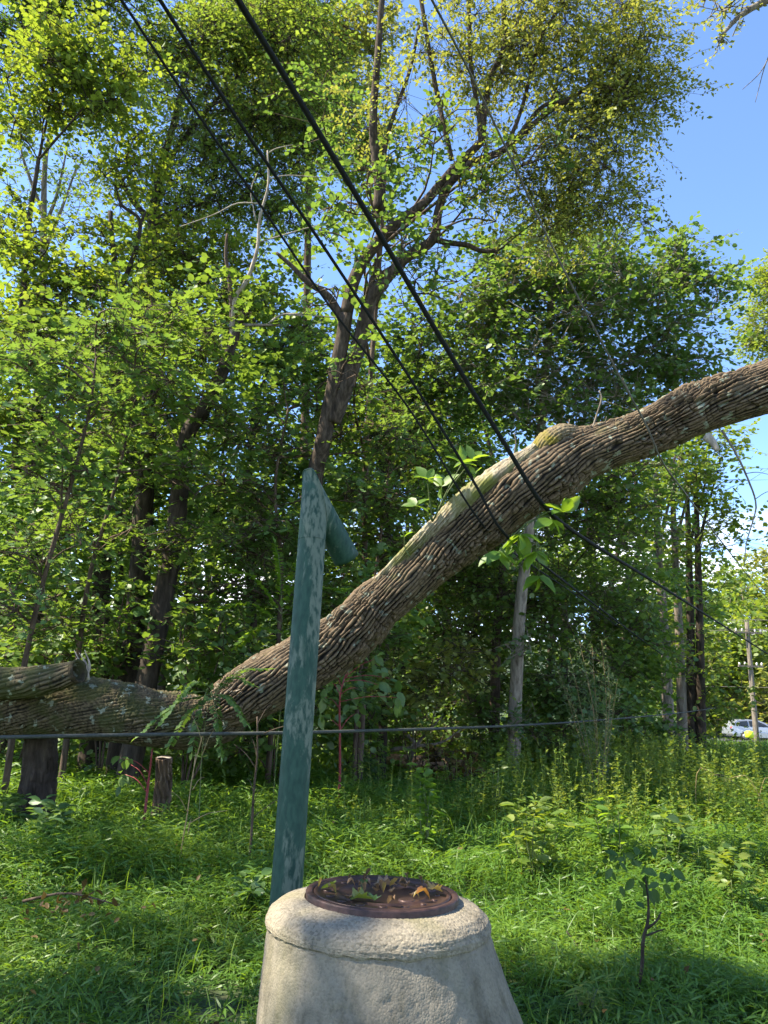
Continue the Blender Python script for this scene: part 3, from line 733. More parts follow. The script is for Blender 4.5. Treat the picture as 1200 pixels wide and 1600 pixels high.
def crown_leaves(clumps, size, shape, dens, K=9, L=.6, droop=.25, sub=None, flat=.55, tw=None, skeleton=None, hang=0.0, jit=.45, twr=1.0):
    """leaf sprays on twigs in lumpy clumps; returns the leaf mesh builder"""
    ml = MB()
    for c, rad, mult in clumps:
        area = math.pi * rad[0] * rad[2]
        leafA = size * size * {'oval': .27, 'broad': .55, 'lobed': .42, 'lance': .1, 'ovate': .38}[shape]
        nl = int(DENS * dens * mult * area / leafA); ns = max(3, nl // K)
        vol = (rad[0] * rad[1] * rad[2]) ** (1 / 3)
        nsub = max(3, int(sub * mult if sub else 5 + 9 * vol))
        g = norm(rng.normal(size=(nsub, 3))) * (rng.random((nsub, 1)) ** .42)
        S = c + g * rad
        si = rng.integers(0, nsub, ns)
        sig = np.minimum(.42 * vol, .28 + .22 * vol)
        pos = S[si] + rng.normal(size=(ns, 3)) * sig * np.array([1, 1, flat])
        out = pos - c; out[:, 2] *= .3
        d = norm(norm(out) + rng.normal(size=(ns, 3)) * .55); d[:, 2] -= droop; d = norm(d)
        side = norm(np.cross(d, [0, 0, 1.0]) + 1e-6)
        Ls = L * rng.uniform(.5, 1.3, ns)
        t = np.linspace(-.5, .5, K)
        lp = pos[:, None] + d[:, None] * (t[None, :, None] * Ls[:, None, None])
        lp[..., 2] -= droop * .5 * (t[None] + .5) ** 2 * Ls[:, None]
        sg = np.where(np.arange(K) % 2, 1., -1.)[None, :, None]
        ld = d[:, None] * .7 + side[:, None] * sg * .8 + rng.normal(size=(ns, K, 3)) * .3
        ld[..., 2] -= hang
        ln = np.array([0, 0, 1.]) + rng.normal(size=(ns, K, 3)) * jit
        r = np.clip(np.repeat(rng.random(ns)[:, None], K, 1) * .5 + rng.random((ns, K)) * .5, 0, 1)
        leaves(ml, lp.reshape(-1, 3), ld.reshape(-1, 3), ln.reshape(-1, 3), size * rng.uniform(.45, 1.4, ns * K), shape, r.ravel())
        if tw is not None:
            prisms(tw, pos - d * Ls[:, None] * .55, pos + d * Ls[:, None] * .45, .006 * twr, .003 * twr)
            prisms(tw, S[si], pos - d * Ls[:, None] * .5, .008 * twr, .004 * twr)
            if skeleton is not None:
                nodes = skeleton
                order = np.argsort([np.min(np.linalg.norm(skeleton - q, axis=1)) for q in S])
                for q in S[order]:
                    gap = np.linalg.norm(nodes - q, axis=1)
                    dd = gap + 1.2 * np.maximum(0, nodes[:, 2] - q[2] + .15)
                    a = nodes[np.argmin(dd)]; ln_ = np.linalg.norm(q - a)
                    if True:
                        m_ = (a + q) / 2 + np.array([0, 0, .08 * ln_]) + rng.normal(size=3) * .08 * ln_
                        tube(tw, [a, m_, q], min(.05, .010 + .009 * ln_) * twr, .008 * twr, 5, n=7, cap=False)
                        nodes = np.vstack([nodes, catmull([a, m_, q], 5)[1:]])
    return ml


def tree(name, words, cat, d, stems, clumps, leafm, barkm, size=.12, shape='oval', dens=2.2, group=None, ground=True, limbs=True, **kw):
    """stems: list of (rows of (px, py[, d]), first radius, last radius)"""
    tr = MB(); sk = []
    base = None
    for k, (rows, r0, r1) in enumerate(stems):
        p = [P(q[0], q[1], q[2] if len(q) > 2 else d) for q in rows]
        if k == 0:
            if ground:
                g = p[0].copy(); g[2] = gz(g[0], g[1]) - .15
                if p[0][2] - g[2] > .25: p = [g] + p
                else: p[0][2] = g[2]
            base = p[0].copy()
        tube(tr, p, r0, r1, 14 if r0 > .1 else 8, n=len(p) * 7, wob=.02)
        sk.append(catmull(np.array(p), len(p) * 5)[2:])
    if d < 21: size *= .84
    root = thing(name, (base[0], base[1], float(gz(base[0], base[1])) if ground else base[2]), words, cat, group)
    sk = np.concatenate(sk)
    tw = MB()
    cl = [ell(*q) if len(q) > 4 else ell(*q, d) for q in clumps]
    ml = crown_leaves(cl, size, shape, dens, tw=tw, skeleton=sk if limbs else None, **kw)
    t = tr.build('trunk', barkm, root)
    if tw.n: tw.build('branches', barkm, root)
    ml.build('crown', leafm, root)
    return root


# forked tree in the middle with the golden crown
tree('forked_tree', 'tall forked tree with bare brown limbs and sparse golden crown rising behind the vent pipe', 'tree', 11.7,
     [([(488, 790), (505, 690), (522, 600), (535, 530), (541, 490)], 0.134, 0.101),
      ([(541, 490), (556, 430), (590, 378), (625, 345), (662, 318), (708, 265), (752, 222)], 0.101, 0.057),
      ([(752, 222), (757, 170), (768, 120), (789, 68), (787, 0), (796, -60)], 0.057, 0.034),
      ([(752, 222), (748, 180), (735, 95), (733, 20), (728, -40)], 0.040, 0.027),
      ([(520, 660), (545, 590), (566, 520), (578, 470), (600, 440)], 0.128, 0.101),
      ([(600, 440), (632, 405), (676, 374), (685, 330), (700, 290), (735, 255)], 0.087, 0.060),
      ([(676, 374), (705, 380), (730, 383), (752, 392), (778, 392)], 0.047, 0.030),
      ([(735, 255), (790, 232), (850, 180), (905, 145), (965, 95)], 0.060, 0.024),
      ([(800, 225), (850, 165), (900, 162), (960, 160)], 0.034, 0.017), ([(790, 232), (815, 170), (845, 60), (870, 20)], 0.034, 0.017),
      ([(578, 500), (580, 450), (590, 405)], 0.060, 0.040), ([(537, 505), (515, 465), (480, 440), (455, 415), (432, 395)], 0.067, 0.024), ([(553, 440), (556, 412), (557, 385)], 0.040, 0.020),
      ([(706, 250), (690, 180), (676, 110), (658, 0), (650, -60)], 0.040, 0.030),
      ([(590, 330), (592, 290), (583, 200), (590, 90), (600, -40)], 0.087, 0.040), ([(594, 300), (606, 210), (640, 110), (655, 40)], 0.040, 0.020)],
     [(890, 95, 150, 80), (980, 130, 80, 60, 11.7, 1.3), (800, 60, 90, 70, 11.7, .6), (870, 20, 130, 60), (1000, 60, 60, 40), (940, 200, 100, 70, 11.7, 1.0), (900, 290, 110, 70, 11.7, .9), (960, 330, 60, 60, 11.7, .8), (800, 300, 80, 60, 11.7, .6), (680, 60, 110, 70, 11.7, .35), (620, 170, 80, 90, 11.7, .3), (730, 160, 70, 80, 11.7, .25), (860, 360, 90, 40, 11.7, .7)],
     L_GOLD, B_FORK, .085, 'oval', 1.35, K=12, L=.5, twr=.5, sub=16, flat=.75, hang=.25)
# green leaves climbing the forked trunk
tree('forest_tree', 'slender bright green tree whose leaves hide the fork of the forked tree', 'tree', 13.5,
     [([(570, 1000), (572, 700), (600, 300), (590, 180)], .07, .02)],
     [(560, 250, 60, 70, 14, .7), (600, 330, 60, 70, 14, .7), (660, 440, 70, 60, 14.5, .6), (540, 340, 60, 60, 11, .5), (640, 230, 60, 60, 14, .6), (720, 320, 70, 60, 11.2, .4), (520, 160, 60, 70, 14, .7), (570, 430, 50, 40, 11, .35), (640, 390, 50, 35, 11, .35), (540, 560, 40, 40, 11, .35), (690, 200, 50, 50, 11, .3), (590, 300, 40, 50, 11, .4), (500, 470, 40, 40, 11, .3), (760, 250, 50, 40, 11.2, .35), (840, 230, 60, 40, 11, .3)],
     L_BLUE, B_BROWN, .11, 'broad', 1.3, K=8, L=.5)
# big maple on the right of it
tree('maple_tree', 'large dark blue green maple with pale trunk standing at the edge of the clearing', 'tree', 17.3,
     [([(803, 1178), (806, 1080), (812, 960), (822, 868), (838, 740), (848, 640), (856, 540), (865, 430)], .17, .07)],
     [(860, 440, 130, 90), (1000, 440, 110, 70), (1080, 450, 65, 45), (760, 500, 100, 90), (900, 560, 140, 80), (1040, 540, 80, 60), (800, 620, 110, 60), (960, 620, 90, 60), (700, 560, 70, 80), (1060, 590, 50, 40), (1060, 400, 50, 28), (770, 400, 60, 40), (812, 1010, 26, 26, 16.9, .5), (800, 1130, 24, 30, 16.9, .6), (826, 860, 30, 24, 17, .5)],
     L_BLUE, B_MAPLE, .135, 'broad', 2.35, K=8, L=.75)
tree('forest_tree', 'dense dark tree filling the shade beneath the big maple', 'tree', 19,
     [([(772, 1170), (775, 1020), (782, 920), (800, 760)], .17, .06)],
     [(870, 860, 130, 100), (800, 960, 90, 80), (960, 830, 80, 80), (900, 980, 120, 80), (720, 980, 80, 90), (1000, 950, 55, 70), (700, 760, 90, 80), (760, 860, 90, 80), (930, 740, 110, 60), (640, 860, 60, 70)],
     L_MID, B_BROWN, .15, 'broad', 1.35, K=8, L=.8)
# group of tall trunks at the roadside
for x0, x1, y0, r, words, cl in (
        (1046, 1028, 1182, .28, 'thick grey straight trunk, first of the tall trees by the road', [(1030, 700, 70, 60, 27, 1.1), (1000, 760, 60, 60, 27, 1.1), (1020, 820, 60, 70, 27, .9), (1010, 920, 50, 50, 27, .6)]),
        (1067, 1054, 1177, .24, 'sunlit pale trunk, second of the tall trees by the road', [(1070, 740, 60, 50, 27.6, 1.0), (1085, 680, 60, 40, 27.6, 1.0), (1065, 860, 45, 60, 27.6, .7), (1075, 1030, 50, 35, 27, .7)]),
        (1081, 1076, 1174, .24, 'dark trunk, third of the tall trees by the road', [(1095, 690, 60, 50, 28.2, 1.0), (1110, 800, 50, 50, 28.2, .9), (1090, 1000, 50, 60, 28.2, .8)]),
        (1096, 1090, 1174, .22, 'slim dark forked trunk, last of the tall trees by the road', [(1125, 770, 50, 60, 28, 1.0), (1120, 850, 40, 50, 28, .8), (1110, 720, 50, 40, 28, .4), (1120, 1060, 50, 50, 28, .8), (1110, 930, 40, 50, 28, .6)])):
    dd = cl[0][4]
    tree('roadside_tree', words, 'tree', dd, [([(x0, y0), ((x0 * 2 + x1) / 3, 1020), (x1, 850), (x1 - 4, 740)], r, .07), ([(x1, 860), (x1 + 14, 800), (x1 + 30, 740)], .07, .03)], cl, L_MID if x0 < 1060 else L_YEL, B_GREY if x0 < 1075 else B_DARK, .17, 'broad', 1.0, K=8, L=.9, group='tall trees by the road')
# left side, tall oaks
tree('oak_tree', 'tall dark oak with black forked trunk among the backlit leaves', 'tree', 20,
     [([(190, 1080), (205, 800), (215, 600), (225, 470), (238, 380), (240, 340)], .30, .16), ([(240, 345), (250, 270), (275, 180), (290, 110)], .13, .05), ([(240, 350), (205, 310), (180, 260)], .1, .04), ([(250, 270), (300, 200), (370, 120)], .08, .03)],
     [(300, 170, 130, 100), (430, 120, 110, 90), (230, 90, 110, 80), (400, 230, 110, 80), (250, 280, 90, 70), (480, 40, 90, 60), (340, 40, 110, 60), (350, 320, 90, 60), (480, 220, 60, 80), (150, 170, 60, 60), (440, 330, 80, 50)],
     L_OAK, B_DARK, .15, 'oval', 1.2, K=9, L=.8, hang=.2)
tree('forest_tree', 'slim two stemmed tree with crooked limbs below the tall dark oak', 'tree', 17,
     [([(185, 980), (185, 560), (188, 460), (178, 400), (172, 330)], .10, .05), ([(187, 455), (205, 410), (218, 365), (216, 340), (190, 320), (180, 290)], .06, .025), ([(218, 352), (228, 330)], .04, .02)],
     [(190, 250, 70, 50), (140, 350, 60, 40, 17, .6), (230, 420, 50, 50, 17, .6)],
     L_YEL, B_DARK, .12, 'broad', 1.6, K=8)
tree('forest_tree', 'bright yellow green tree glowing with sun behind the black oak', 'tree', 16,
     [([(20, 1050), (25, 700), (40, 400), (60, 250)], .12, .04)],
     [(120, 140, 90, 60), (50, 110, 80, 60), (170, 100, 60, 50), (40, 200, 50, 40, 16, .7), (10, 330, 40, 60, 16, .8), (100, 60, 80, 50, 16, .8)],
     L_YEL, B_DARK, .13, 'broad', 2.0, K=8)
tree('forest_tree', 'pale trunked thinly leaved tree standing against the gap of blue sky', 'tree', 30,
     [([(62, 900), (66, 500), (68, 380), (70, 260), (80, 200)], .20, .07), ([(68, 360), (90, 300), (105, 230)], .08, .03), ([(72, 345), (40, 260), (30, 220)], .08, .03), ([(66, 400), (95, 330), (120, 260)], .08, .03)],
     [(100, 300, 60, 60, 30, .2), (60, 240, 60, 40, 30, .25), (130, 260, 40, 60, 30, .3)],
     L_MID, B_GREY, .16, 'oval', 1.4, K=8)
tree('forest_tree', 'tall olive tree topping the wood behind the forked tree', 'tree', 24,
     [([(470, 1050), (478, 600), (482, 300), (485, 100)], .2, .06)],
     [(470, 60, 100, 70), (560, 40, 70, 60, 24, .7), (420, 10, 110, 60), (520, 130, 70, 70), (470, 180, 80, 80), (560, 230, 50, 60, 24, .6), (380, 60, 80, 60)],
     L_GOLD, B_BROWN, .15, 'oval', 2.0, K=10, hang=.25)
tree('forest_tree', 'overhanging dark leafy bough tree in the upper corner of the wood', 'tree', 19,
     [([(-260, 1000), (-240, 500), (-160, 150), (-40, 20), (60, -10)], .14, .03)],
     [(30, 20, 70, 45), (110, 0, 60, 35), (-40, 60, 70, 60), (180, -20, 60, 30)],
     L_DARK, B_DARK, .13, 'oval', 2.0, K=10, hang=.3)
# dark trunks of the middle wood, their crowns merge in the canopy
for rows, d, r, lm, words, cl in (
        ([(155, 1060), (158, 940), (163, 840), (170, 700), (190, 560)], 14, .20, L_MID, 'dark mossy trunked tree behind the hollow limb', [(150, 700, 90, 80), (240, 620, 90, 70), (110, 560, 90, 70), (220, 520, 80, 50)]),
        ([(202, 1080), (214, 960), (222, 850), (228, 740), (235, 600)], 12.5, .23, L_MID, 'thickest black trunked tree just behind the cracked butt', [(260, 700, 90, 60), (300, 580, 90, 60), (210, 800, 80, 50, 12.5, .7), (330, 480, 80, 50)]),
        ([(395, 1060), (392, 900), (388, 760), (398, 640)], 16, .12, L_BLUE, 'slim trunked tree with bluish leaves between the snag and the vent pipe', [(400, 660, 90, 60), (450, 760, 80, 60), (360, 800, 80, 60), (430, 580, 80, 50), (470, 850, 60, 60)]),
        ([(600, 1080), (604, 900), (610, 760)], 17, .12, L_MID, 'bushy tree behind the tip of the vent pipe', [(600, 720, 90, 80), (560, 640, 80, 60), (640, 620, 80, 70), (600, 850, 70, 70), (530, 560, 60, 60, 17, .6), (650, 520, 60, 60, 17, .6)]),
        ([(300, 1090), (296, 900), (290, 700), (300, 480)], 19, .16, L_YEL, 'yellow green lit tree seen through the leaves above the dead snag', [(290, 400, 80, 60), (350, 420, 80, 60), (250, 470, 70, 50), (320, 520, 80, 50), (410, 470, 60, 50), (460, 520, 60, 50)]),
        ([(60, 1040), (55, 800), (60, 600), (40, 450)], 15, .13, L_YEL, 'sun flecked tree against the pale trunked one', [(60, 460, 90, 50), (130, 450, 80, 45), (30, 540, 70, 60), (30, 680, 80, 60), (60, 800, 80, 60), (40, 380, 60, 40)]),
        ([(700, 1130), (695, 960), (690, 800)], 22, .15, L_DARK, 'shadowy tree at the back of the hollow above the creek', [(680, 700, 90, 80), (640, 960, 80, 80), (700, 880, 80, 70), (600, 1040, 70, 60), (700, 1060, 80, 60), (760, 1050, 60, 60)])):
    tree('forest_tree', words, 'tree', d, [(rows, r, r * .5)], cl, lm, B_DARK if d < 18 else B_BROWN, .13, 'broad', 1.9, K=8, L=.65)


# dead snag
def snag():
    d = 12.0
    p0 = P(286, 700, d); g = p0.copy(); g[2] = gz(g[0], g[1]) - .1; g[0] -= .3
    root = thing('dead_snag', (g[0], g[1], g[2] + .1), 'dead leaning tree with bare bleached limbs above the cracked butt', 'dead tree')
    mb = MB(); tube(mb, [g, P(270, 850, d), P(286, 700, d), P(318, 640, d), (P(345, 585, d)), P(362, 540, d), P(385, 478, d)], [.17, .15, .12, .11, .10, .075, .03], None, 12, n=60, wob=.06); mb.build('trunk', B_DARK, root)
    for rows, r0, r1, m in (([(350, 570), (362, 530), (360, 450), (353, 400), (355, 365)], .05, .02, B_BROWN), ([(362, 535), (366, 470), (385, 440), (402, 390), (406, 340), (419, 290), (418, 235)], .045, .012, B_PALE),
                            ([(418, 240), (432, 232), (458, 226)], .012, .006, B_PALE), ([(400, 380), (440, 368), (500, 352), (560, 350)], .014, .006, B_PALE), ([(405, 318), (370, 318), (335, 335), (282, 354)], .014, .006, B_PALE),
                            ([(380, 508), (410, 508), (438, 508)], .03, .018, B_GREY), ([(420, 505), (440, 492), (470, 490), (500, 483)], .02, .01, B_PALE), ([(450, 492), (500, 494), (560, 500), (600, 506)], .012, .005, B_PALE),
                            ([(419, 280), (450, 274), (508, 278)], .012, .005, B_PALE), ([(330, 635), (318, 610), (322, 590), (328, 560)], .018, .008, B_GREY), ([(300, 690), (298, 660), (300, 640)], .015, .006, B_PALE),
                            ([(278, 700), (262, 660), (240, 630)], .014, .006, B_GREY), ([(350, 570), (346, 540), (348, 500)], .02, .008, B_PALE), ([(400, 345), (392, 300), (402, 270)], .01, .005, B_PALE)):
        mb = MB(); tube(mb, [P(x, y, d) for x, y in rows], r0, r1, 7, wob=.06); mb.build('bare_limb', m, root)


snag()

# young maples at the left edge of the clearing
SAP = [
    ('young_maple', 'broad leaved young maple with bluish sheen over the hollow limb', 9.6, [([(35, 1055), (70, 900), (110, 760), (140, 640), (150, 560)], .045, .012), ([(80, 870), (95, 800), (98, 700)], .02, .008)],
     [(60, 560, 90, 40), (150, 500, 90, 35), (90, 640, 90, 35), (40, 760, 90, 40), (120, 730, 80, 35), (50, 850, 90, 40), (200, 560, 70, 35), (30, 940, 70, 45)], L_BLUE, .135),
    ('young_maple', 'young maple with dappled tiered branches behind the cracked butt', 11, [([(120, 1040), (140, 900), (180, 760), (215, 600)], .05, .015)],
     [(220, 500, 90, 40), (290, 540, 80, 40), (250, 620, 80, 35), (180, 660, 80, 40), (300, 750, 80, 35), (260, 830, 80, 35), (130, 830, 70, 40), (110, 960, 80, 45), (180, 560, 70, 40)], L_MID, .135),
    ('young_maple', 'layered young maple with pale tiers between the snag and the vent pipe', 12, [([(430, 1060), (440, 900), (430, 760), (450, 640)], .05, .015)],
     [(360, 660, 80, 30), (430, 700, 80, 30), (390, 770, 90, 30), (460, 630, 60, 30), (350, 850, 80, 35), (440, 830, 80, 30), (310, 920, 70, 35), (420, 920, 80, 40), (560, 600, 60, 25), (600, 690, 70, 30), (570, 760, 60, 30)], L_BLUE, .12),
    ('young_maple', 'leafy young maple rising over the rising trunk by the vent arm', 13, [([(560, 1080), (580, 940), (600, 800), (610, 700)], .04, .012)],
     [(560, 910, 60, 40), (600, 780, 70, 40), (640, 720, 60, 35), (540, 680, 70, 35), (500, 960, 60, 40), (620, 850, 50, 40), (580, 1010, 60, 40), (650, 640, 60, 30)], L_MID, .12)]
for nm, words, d, st, cl, lm, sz in SAP:
    tree(nm, words, 'sapling', d, st, [q + (d, 1.0, .75) for q in cl], lm, B_BROWN, sz, 'lobed', 1.5, K=7, L=.6, droop=.15, flat=.45, jit=.32, sub=7)


# compound leaved plants (tree of heaven style fronds)
def frond_plant(name, words, base, fronds, m, size=.07, stemm=STEM_G, cat='plant', r0=.012):
    root = thing(name, (base[0], base[1], base[2]), words, cat)
    mb = MB(); ml = MB()
    for pts, npair in fronds:
        q = catmull(np.array([base] + pts) if len(pts) < 3 else np.array(pts), npair * 2 + 4)
        tube(mb, q[::3] if len(q) > 8 else q, r0 * .5, r0 * .2, 5)
        k = np.arange(3, len(q) - 1); d = norm(q[k + 1] - q[k - 1]); s = norm(np.cross(d, [0, 0, 1.]))
        for sg in (-1, 1):
            leaves(ml, q[k], d * .45 + s * sg + np.array([0, 0, -.15]) + rng.normal(size=(len(k), 3)) * .12, np.array([0, 0, 1.]) + rng.normal(size=(len(k), 3)) * .25, size * rng.uniform(.8, 1.15, len(k)), 'oval')
        leaves(ml, q[-1:], d[-1:], np.array([[0, 0, 1.]]), size, 'oval')
    mb.build('stem', stemm, root); ml.build('foliage', m, root)
    return root


def gpt(px, py, d):
    p = P(px, py, d); p[2] = gz(p[0], p[1]); return p


fr = []
for (x0, y0), (x1, y1) in (((440, 960), (360, 890)), ((440, 950), (520, 870)), ((445, 940), (500, 830)), ((440, 960), (540, 920)), ((440, 975), (340, 950)), ((445, 985), (535, 985)), ((440, 940), (430, 850)), ((440, 990), (370, 1010))):
    a, b = P(x0, y0, 10.2), P(x1, y1, 9.9 + rng.random() * .6); mid = (a + b) / 2 + np.array([0, 0, .16]); fr.append(([a, mid, b], 13))
b0 = gpt(440, 1060, 10.2); fr.append(([b0, P(442, 1050, 10.2), P(440, 950, 10.2)], 2))
frond_plant('heaven_tree_sapling', 'fresh green sapling with feathery paired leaflets behind the vent pipe', b0, fr, L_FRESH, .13, cat='sapling')
fr = []
for (x0, y0), (x1, y1) in (((330, 1085), (215, 1150)), ((330, 1090), (265, 1165)), ((320, 1080), (250, 1130)), ((330, 1085), (385, 1130)), ((335, 1080), (395, 1070)), ((325, 1075), (300, 1175)), ((330, 1080), (345, 1180)), ((330, 1075), (280, 1090)), ((335, 1085), (420, 1045))):
    a, b = P(x0, y0, 7.35), P(x1, y1, 7.1 + rng.random() * .2); mid = (a + b) / 2 + np.array([0, -.03, .1]); fr.append(([a, mid, b], 10))
b0 = gpt(318, 1250, 7.35); fr.append(([b0, P(316, 1170, 7.35), P(330, 1080, 7.35)], 1))
frond_plant('heaven_tree_sapling', 'drooping feathery sapling draped over the crack in the fallen trunk', b0, fr, L_BLUE, .085, cat='sapling')

# thin dead stems standing in the grass
for rows, d, r, words, lm in (([(283, 1330), (293, 1270), (301, 1210), (316, 1150)], 6.6, .007, 'thin straw coloured dead stem standing before the cracked butt', STEM_D),
                              ([(393, 1300), (396, 1240), (402, 1180), (402, 1120)], 6.9, .014, 'thin brown dead stem with twigs beside the vent pipe', B_BROWN)):
    b = gpt(rows[0][0], rows[0][1], d); root = thing('dead_sapling', b, words, 'sapling')
    mb = MB(); tube(mb, [b] + [P(x, y, d) for x, y in rows], r, r * .5, 6, wob=.08)
    for q in range(7):
        x, y = rows[q % 3 + 1]; a = P(x, y + q * 6, d); e = a + np.array([rng.normal() * .22, rng.normal() * .2, .1 + .15 * rng.random()]); tube(mb, [a, (a + e) / 2 + [0, 0, .03], e], .004, .002, 4)
    mb.build('stalk', lm, root)


# pokeweed with red stems
def pokeweed(words, rows, d, lv, r=.016, sz=.17, m=L_FRESH):
    b = gpt(rows[0][0], rows[0][1], d); root = thing('pokeweed', b, words, 'plant')
    mb = MB(); p = [b] + [P(x, y, d) for x, y in rows]; tube(mb, p, r, r * .5, 8)
    ml = MB(); q = catmull(np.array(p), 40)
    tips = []
    for (x, y) in lv:
        e = P(x, y, d + rng.normal() * .15); a = q[np.argmin(np.linalg.norm(q - e - [0, 0, -.15], axis=1))]
        tube(mb, [a, (a + e) / 2 + [0, 0, .04], e], r * .35, r * .2, 5)
        k = 4; leaves(ml, np.repeat(e[None], k, 0) + rng.normal(size=(k, 3)) * .05, np.array([0, 0, -.75]) + rng.normal(size=(k, 3)) * .5, np.array([0, -.7, .5]) + rng.normal(size=(k, 3)) * .4, sz * rng.uniform(.7, 1.2, k), 'ovate')
    mb.build('stem', STEM_R, root); ml.build('foliage', m, root)


pokeweed('tall pokeweed with crimson stem and large drooping leaves under the rising trunk', [(531, 1215), (531, 1150), (531, 1090), (538, 1060)], 10.5,
         [(508, 1090), (500, 1120), (515, 1065), (545, 1045), (560, 1075), (590, 1070), (585, 1030), (610, 1060), (520, 1050), (555, 1115), (570, 1020), (622, 1090)], .02, .2, L_MID)
pokeweed('short pokeweed with red stems beside the pale stump', [(230, 1238), (234, 1205), (238, 1170)], 8.2, [(205, 1195), (195, 1210), (190, 1185)], .018, .12, L_DARK)


# ------------------------------------------------------------------ understory shrubs along the edge
def shrub(words, clumps, d, lm, sz=.1, shape='broad', dens=2.0, name='shrub'):
    b = gpt(clumps[0][0], 1190, d); root = thing(name, b, words, 'shrub')
    cl = [ell(q[0], q[1], q[2], q[3], q[4] if len(q) > 4 else d) for q in clumps]
    tw = MB(); sk = np.array([b + [0, 0, .1], b + [.1, 0, .5]])
    for c, rad, m_ in cl:
        tube(tw, [b, (b + c) / 2 + [0, 0, .15], c], .02, .008, 6)
    ml = crown_leaves(cl, sz, shape, dens, tw=tw, K=7, L=.4, flat=.7, skeleton=np.array([c for c, rad, m_ in cl]))
    tw.build('stems', B_BROWN, root); ml.build('foliage', lm, root)


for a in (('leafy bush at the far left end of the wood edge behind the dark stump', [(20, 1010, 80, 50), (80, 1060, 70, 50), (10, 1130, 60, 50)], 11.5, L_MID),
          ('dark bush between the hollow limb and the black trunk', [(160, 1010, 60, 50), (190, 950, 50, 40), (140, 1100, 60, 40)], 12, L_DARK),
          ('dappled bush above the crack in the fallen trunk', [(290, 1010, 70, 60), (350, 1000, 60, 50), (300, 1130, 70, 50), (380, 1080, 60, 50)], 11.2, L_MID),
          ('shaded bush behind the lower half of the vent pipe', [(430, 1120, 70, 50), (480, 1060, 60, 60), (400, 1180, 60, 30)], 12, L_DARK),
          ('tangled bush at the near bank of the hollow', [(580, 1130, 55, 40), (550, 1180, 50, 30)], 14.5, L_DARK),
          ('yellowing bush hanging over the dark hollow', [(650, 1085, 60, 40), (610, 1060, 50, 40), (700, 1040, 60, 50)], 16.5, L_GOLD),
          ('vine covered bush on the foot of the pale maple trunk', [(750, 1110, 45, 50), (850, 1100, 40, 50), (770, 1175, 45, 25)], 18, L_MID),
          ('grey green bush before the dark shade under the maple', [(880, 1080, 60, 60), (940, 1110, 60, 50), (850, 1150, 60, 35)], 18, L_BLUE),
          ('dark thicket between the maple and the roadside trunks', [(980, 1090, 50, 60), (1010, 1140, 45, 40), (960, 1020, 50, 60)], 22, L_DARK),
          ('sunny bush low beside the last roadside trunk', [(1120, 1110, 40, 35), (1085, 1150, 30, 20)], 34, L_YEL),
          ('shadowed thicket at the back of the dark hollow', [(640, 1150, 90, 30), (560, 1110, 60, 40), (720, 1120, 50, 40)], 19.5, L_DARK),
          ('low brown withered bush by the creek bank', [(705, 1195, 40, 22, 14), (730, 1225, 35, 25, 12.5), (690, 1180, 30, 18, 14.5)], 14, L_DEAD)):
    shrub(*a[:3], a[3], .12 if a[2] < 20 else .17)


# tall pale seeding weed in front of the maple
def seed_weed():
    d = 12.0; b = gpt(935, 1215, d); root = thing('seeding_weed', b, 'tall wispy weed with pale feathery tops in front of the dark thicket', 'plant')
    mb = MB(); ml = MB()
    for x, y in ((905, 1000), (925, 1010), (950, 1035), (890, 1020), (965, 1060), (940, 1000), (870, 1040), (915, 1050), (955, 1080), (885, 1075)):
        e = P(x, y, d + rng.normal() * .15); mid = b * .45 + e * .55 + np.array([rng.normal() * .05, 0, .1]); q = catmull(np.array([b, mid, e]), 40)
        tube(mb, [b, mid, e], .006, .002, 5)
        k = np.repeat(np.arange(10, 40), 5); N = len(k)
        leaves(ml, q[k] + rng.normal(size=(N, 3)) * .05, rng.normal(size=(N, 3)) + [0, 0, .6], rng.normal(size=(N, 3)), .09 * rng.uniform(.5, 1.3, N), 'lance')
    mb.build('stems', STEM_D, root); ml.build('foliage', L_SAGE, root)


seed_weed()

# ------------------------------------------------------------------ creek hollow: dirt bank, dead branches
mb = MB()
p = [P(x, y, d) for x, y, d in ((600, 1185, 17.4), (640, 1190, 17.2), (690, 1195, 17.3), (730, 1192, 17.6))]
log_mesh(mb, p, [.1, .14, .13, .06], 32, 60, 7, lump=.5); tag(mb.build('driftwood_log', bark_mat('reddish_log', (.12, .07, .04), (.28, .17, .1), (.42, .28, .18))), 'reddish brown log lying across the dark hollow', 'log')
b = P(655, 1180, 17); root = thing('fallen_branch', b, 'forked bare branch propped in the dark hollow over the creek', 'branch')
mb = MB()
for q in ([(640, 1190), (650, 1165), (672, 1140), (690, 1120)], [(650, 1165), (630, 1140), (615, 1120)], [(642, 1185), (645, 1150), (648, 1125)], [(610, 1172), (650, 1166), (690, 1160), (720, 1140)]):
    tube(mb, [P(x, y, 16.8) for x, y in q], .05, .015, 7, wob=.06)
mb.build('forked_wood', B_GREY, root)
w = MB(); th = np.linspace(0, 2 * np.pi, 33)[:-1]; cxy = P(640, 1210, 15.6)
w.add(np.stack([.6 + 1.7 * np.cos(th), 16.0 + .8 * np.sin(th), np.full(32, -.28)], -1), np.arange(32)[None])
mw, n, l, out = mat_new('creek_water'); bs = n.new('ShaderNodeBsdfPrincipled'); bs.inputs['Base Color'].default_value = (.03, .03, .025, 1); bs.inputs['Roughness'].default_value = .12; l.new(bs.outputs[0], out.inputs[0])
tag(w.build('creek_water', mw, smooth=False), kind='structure')


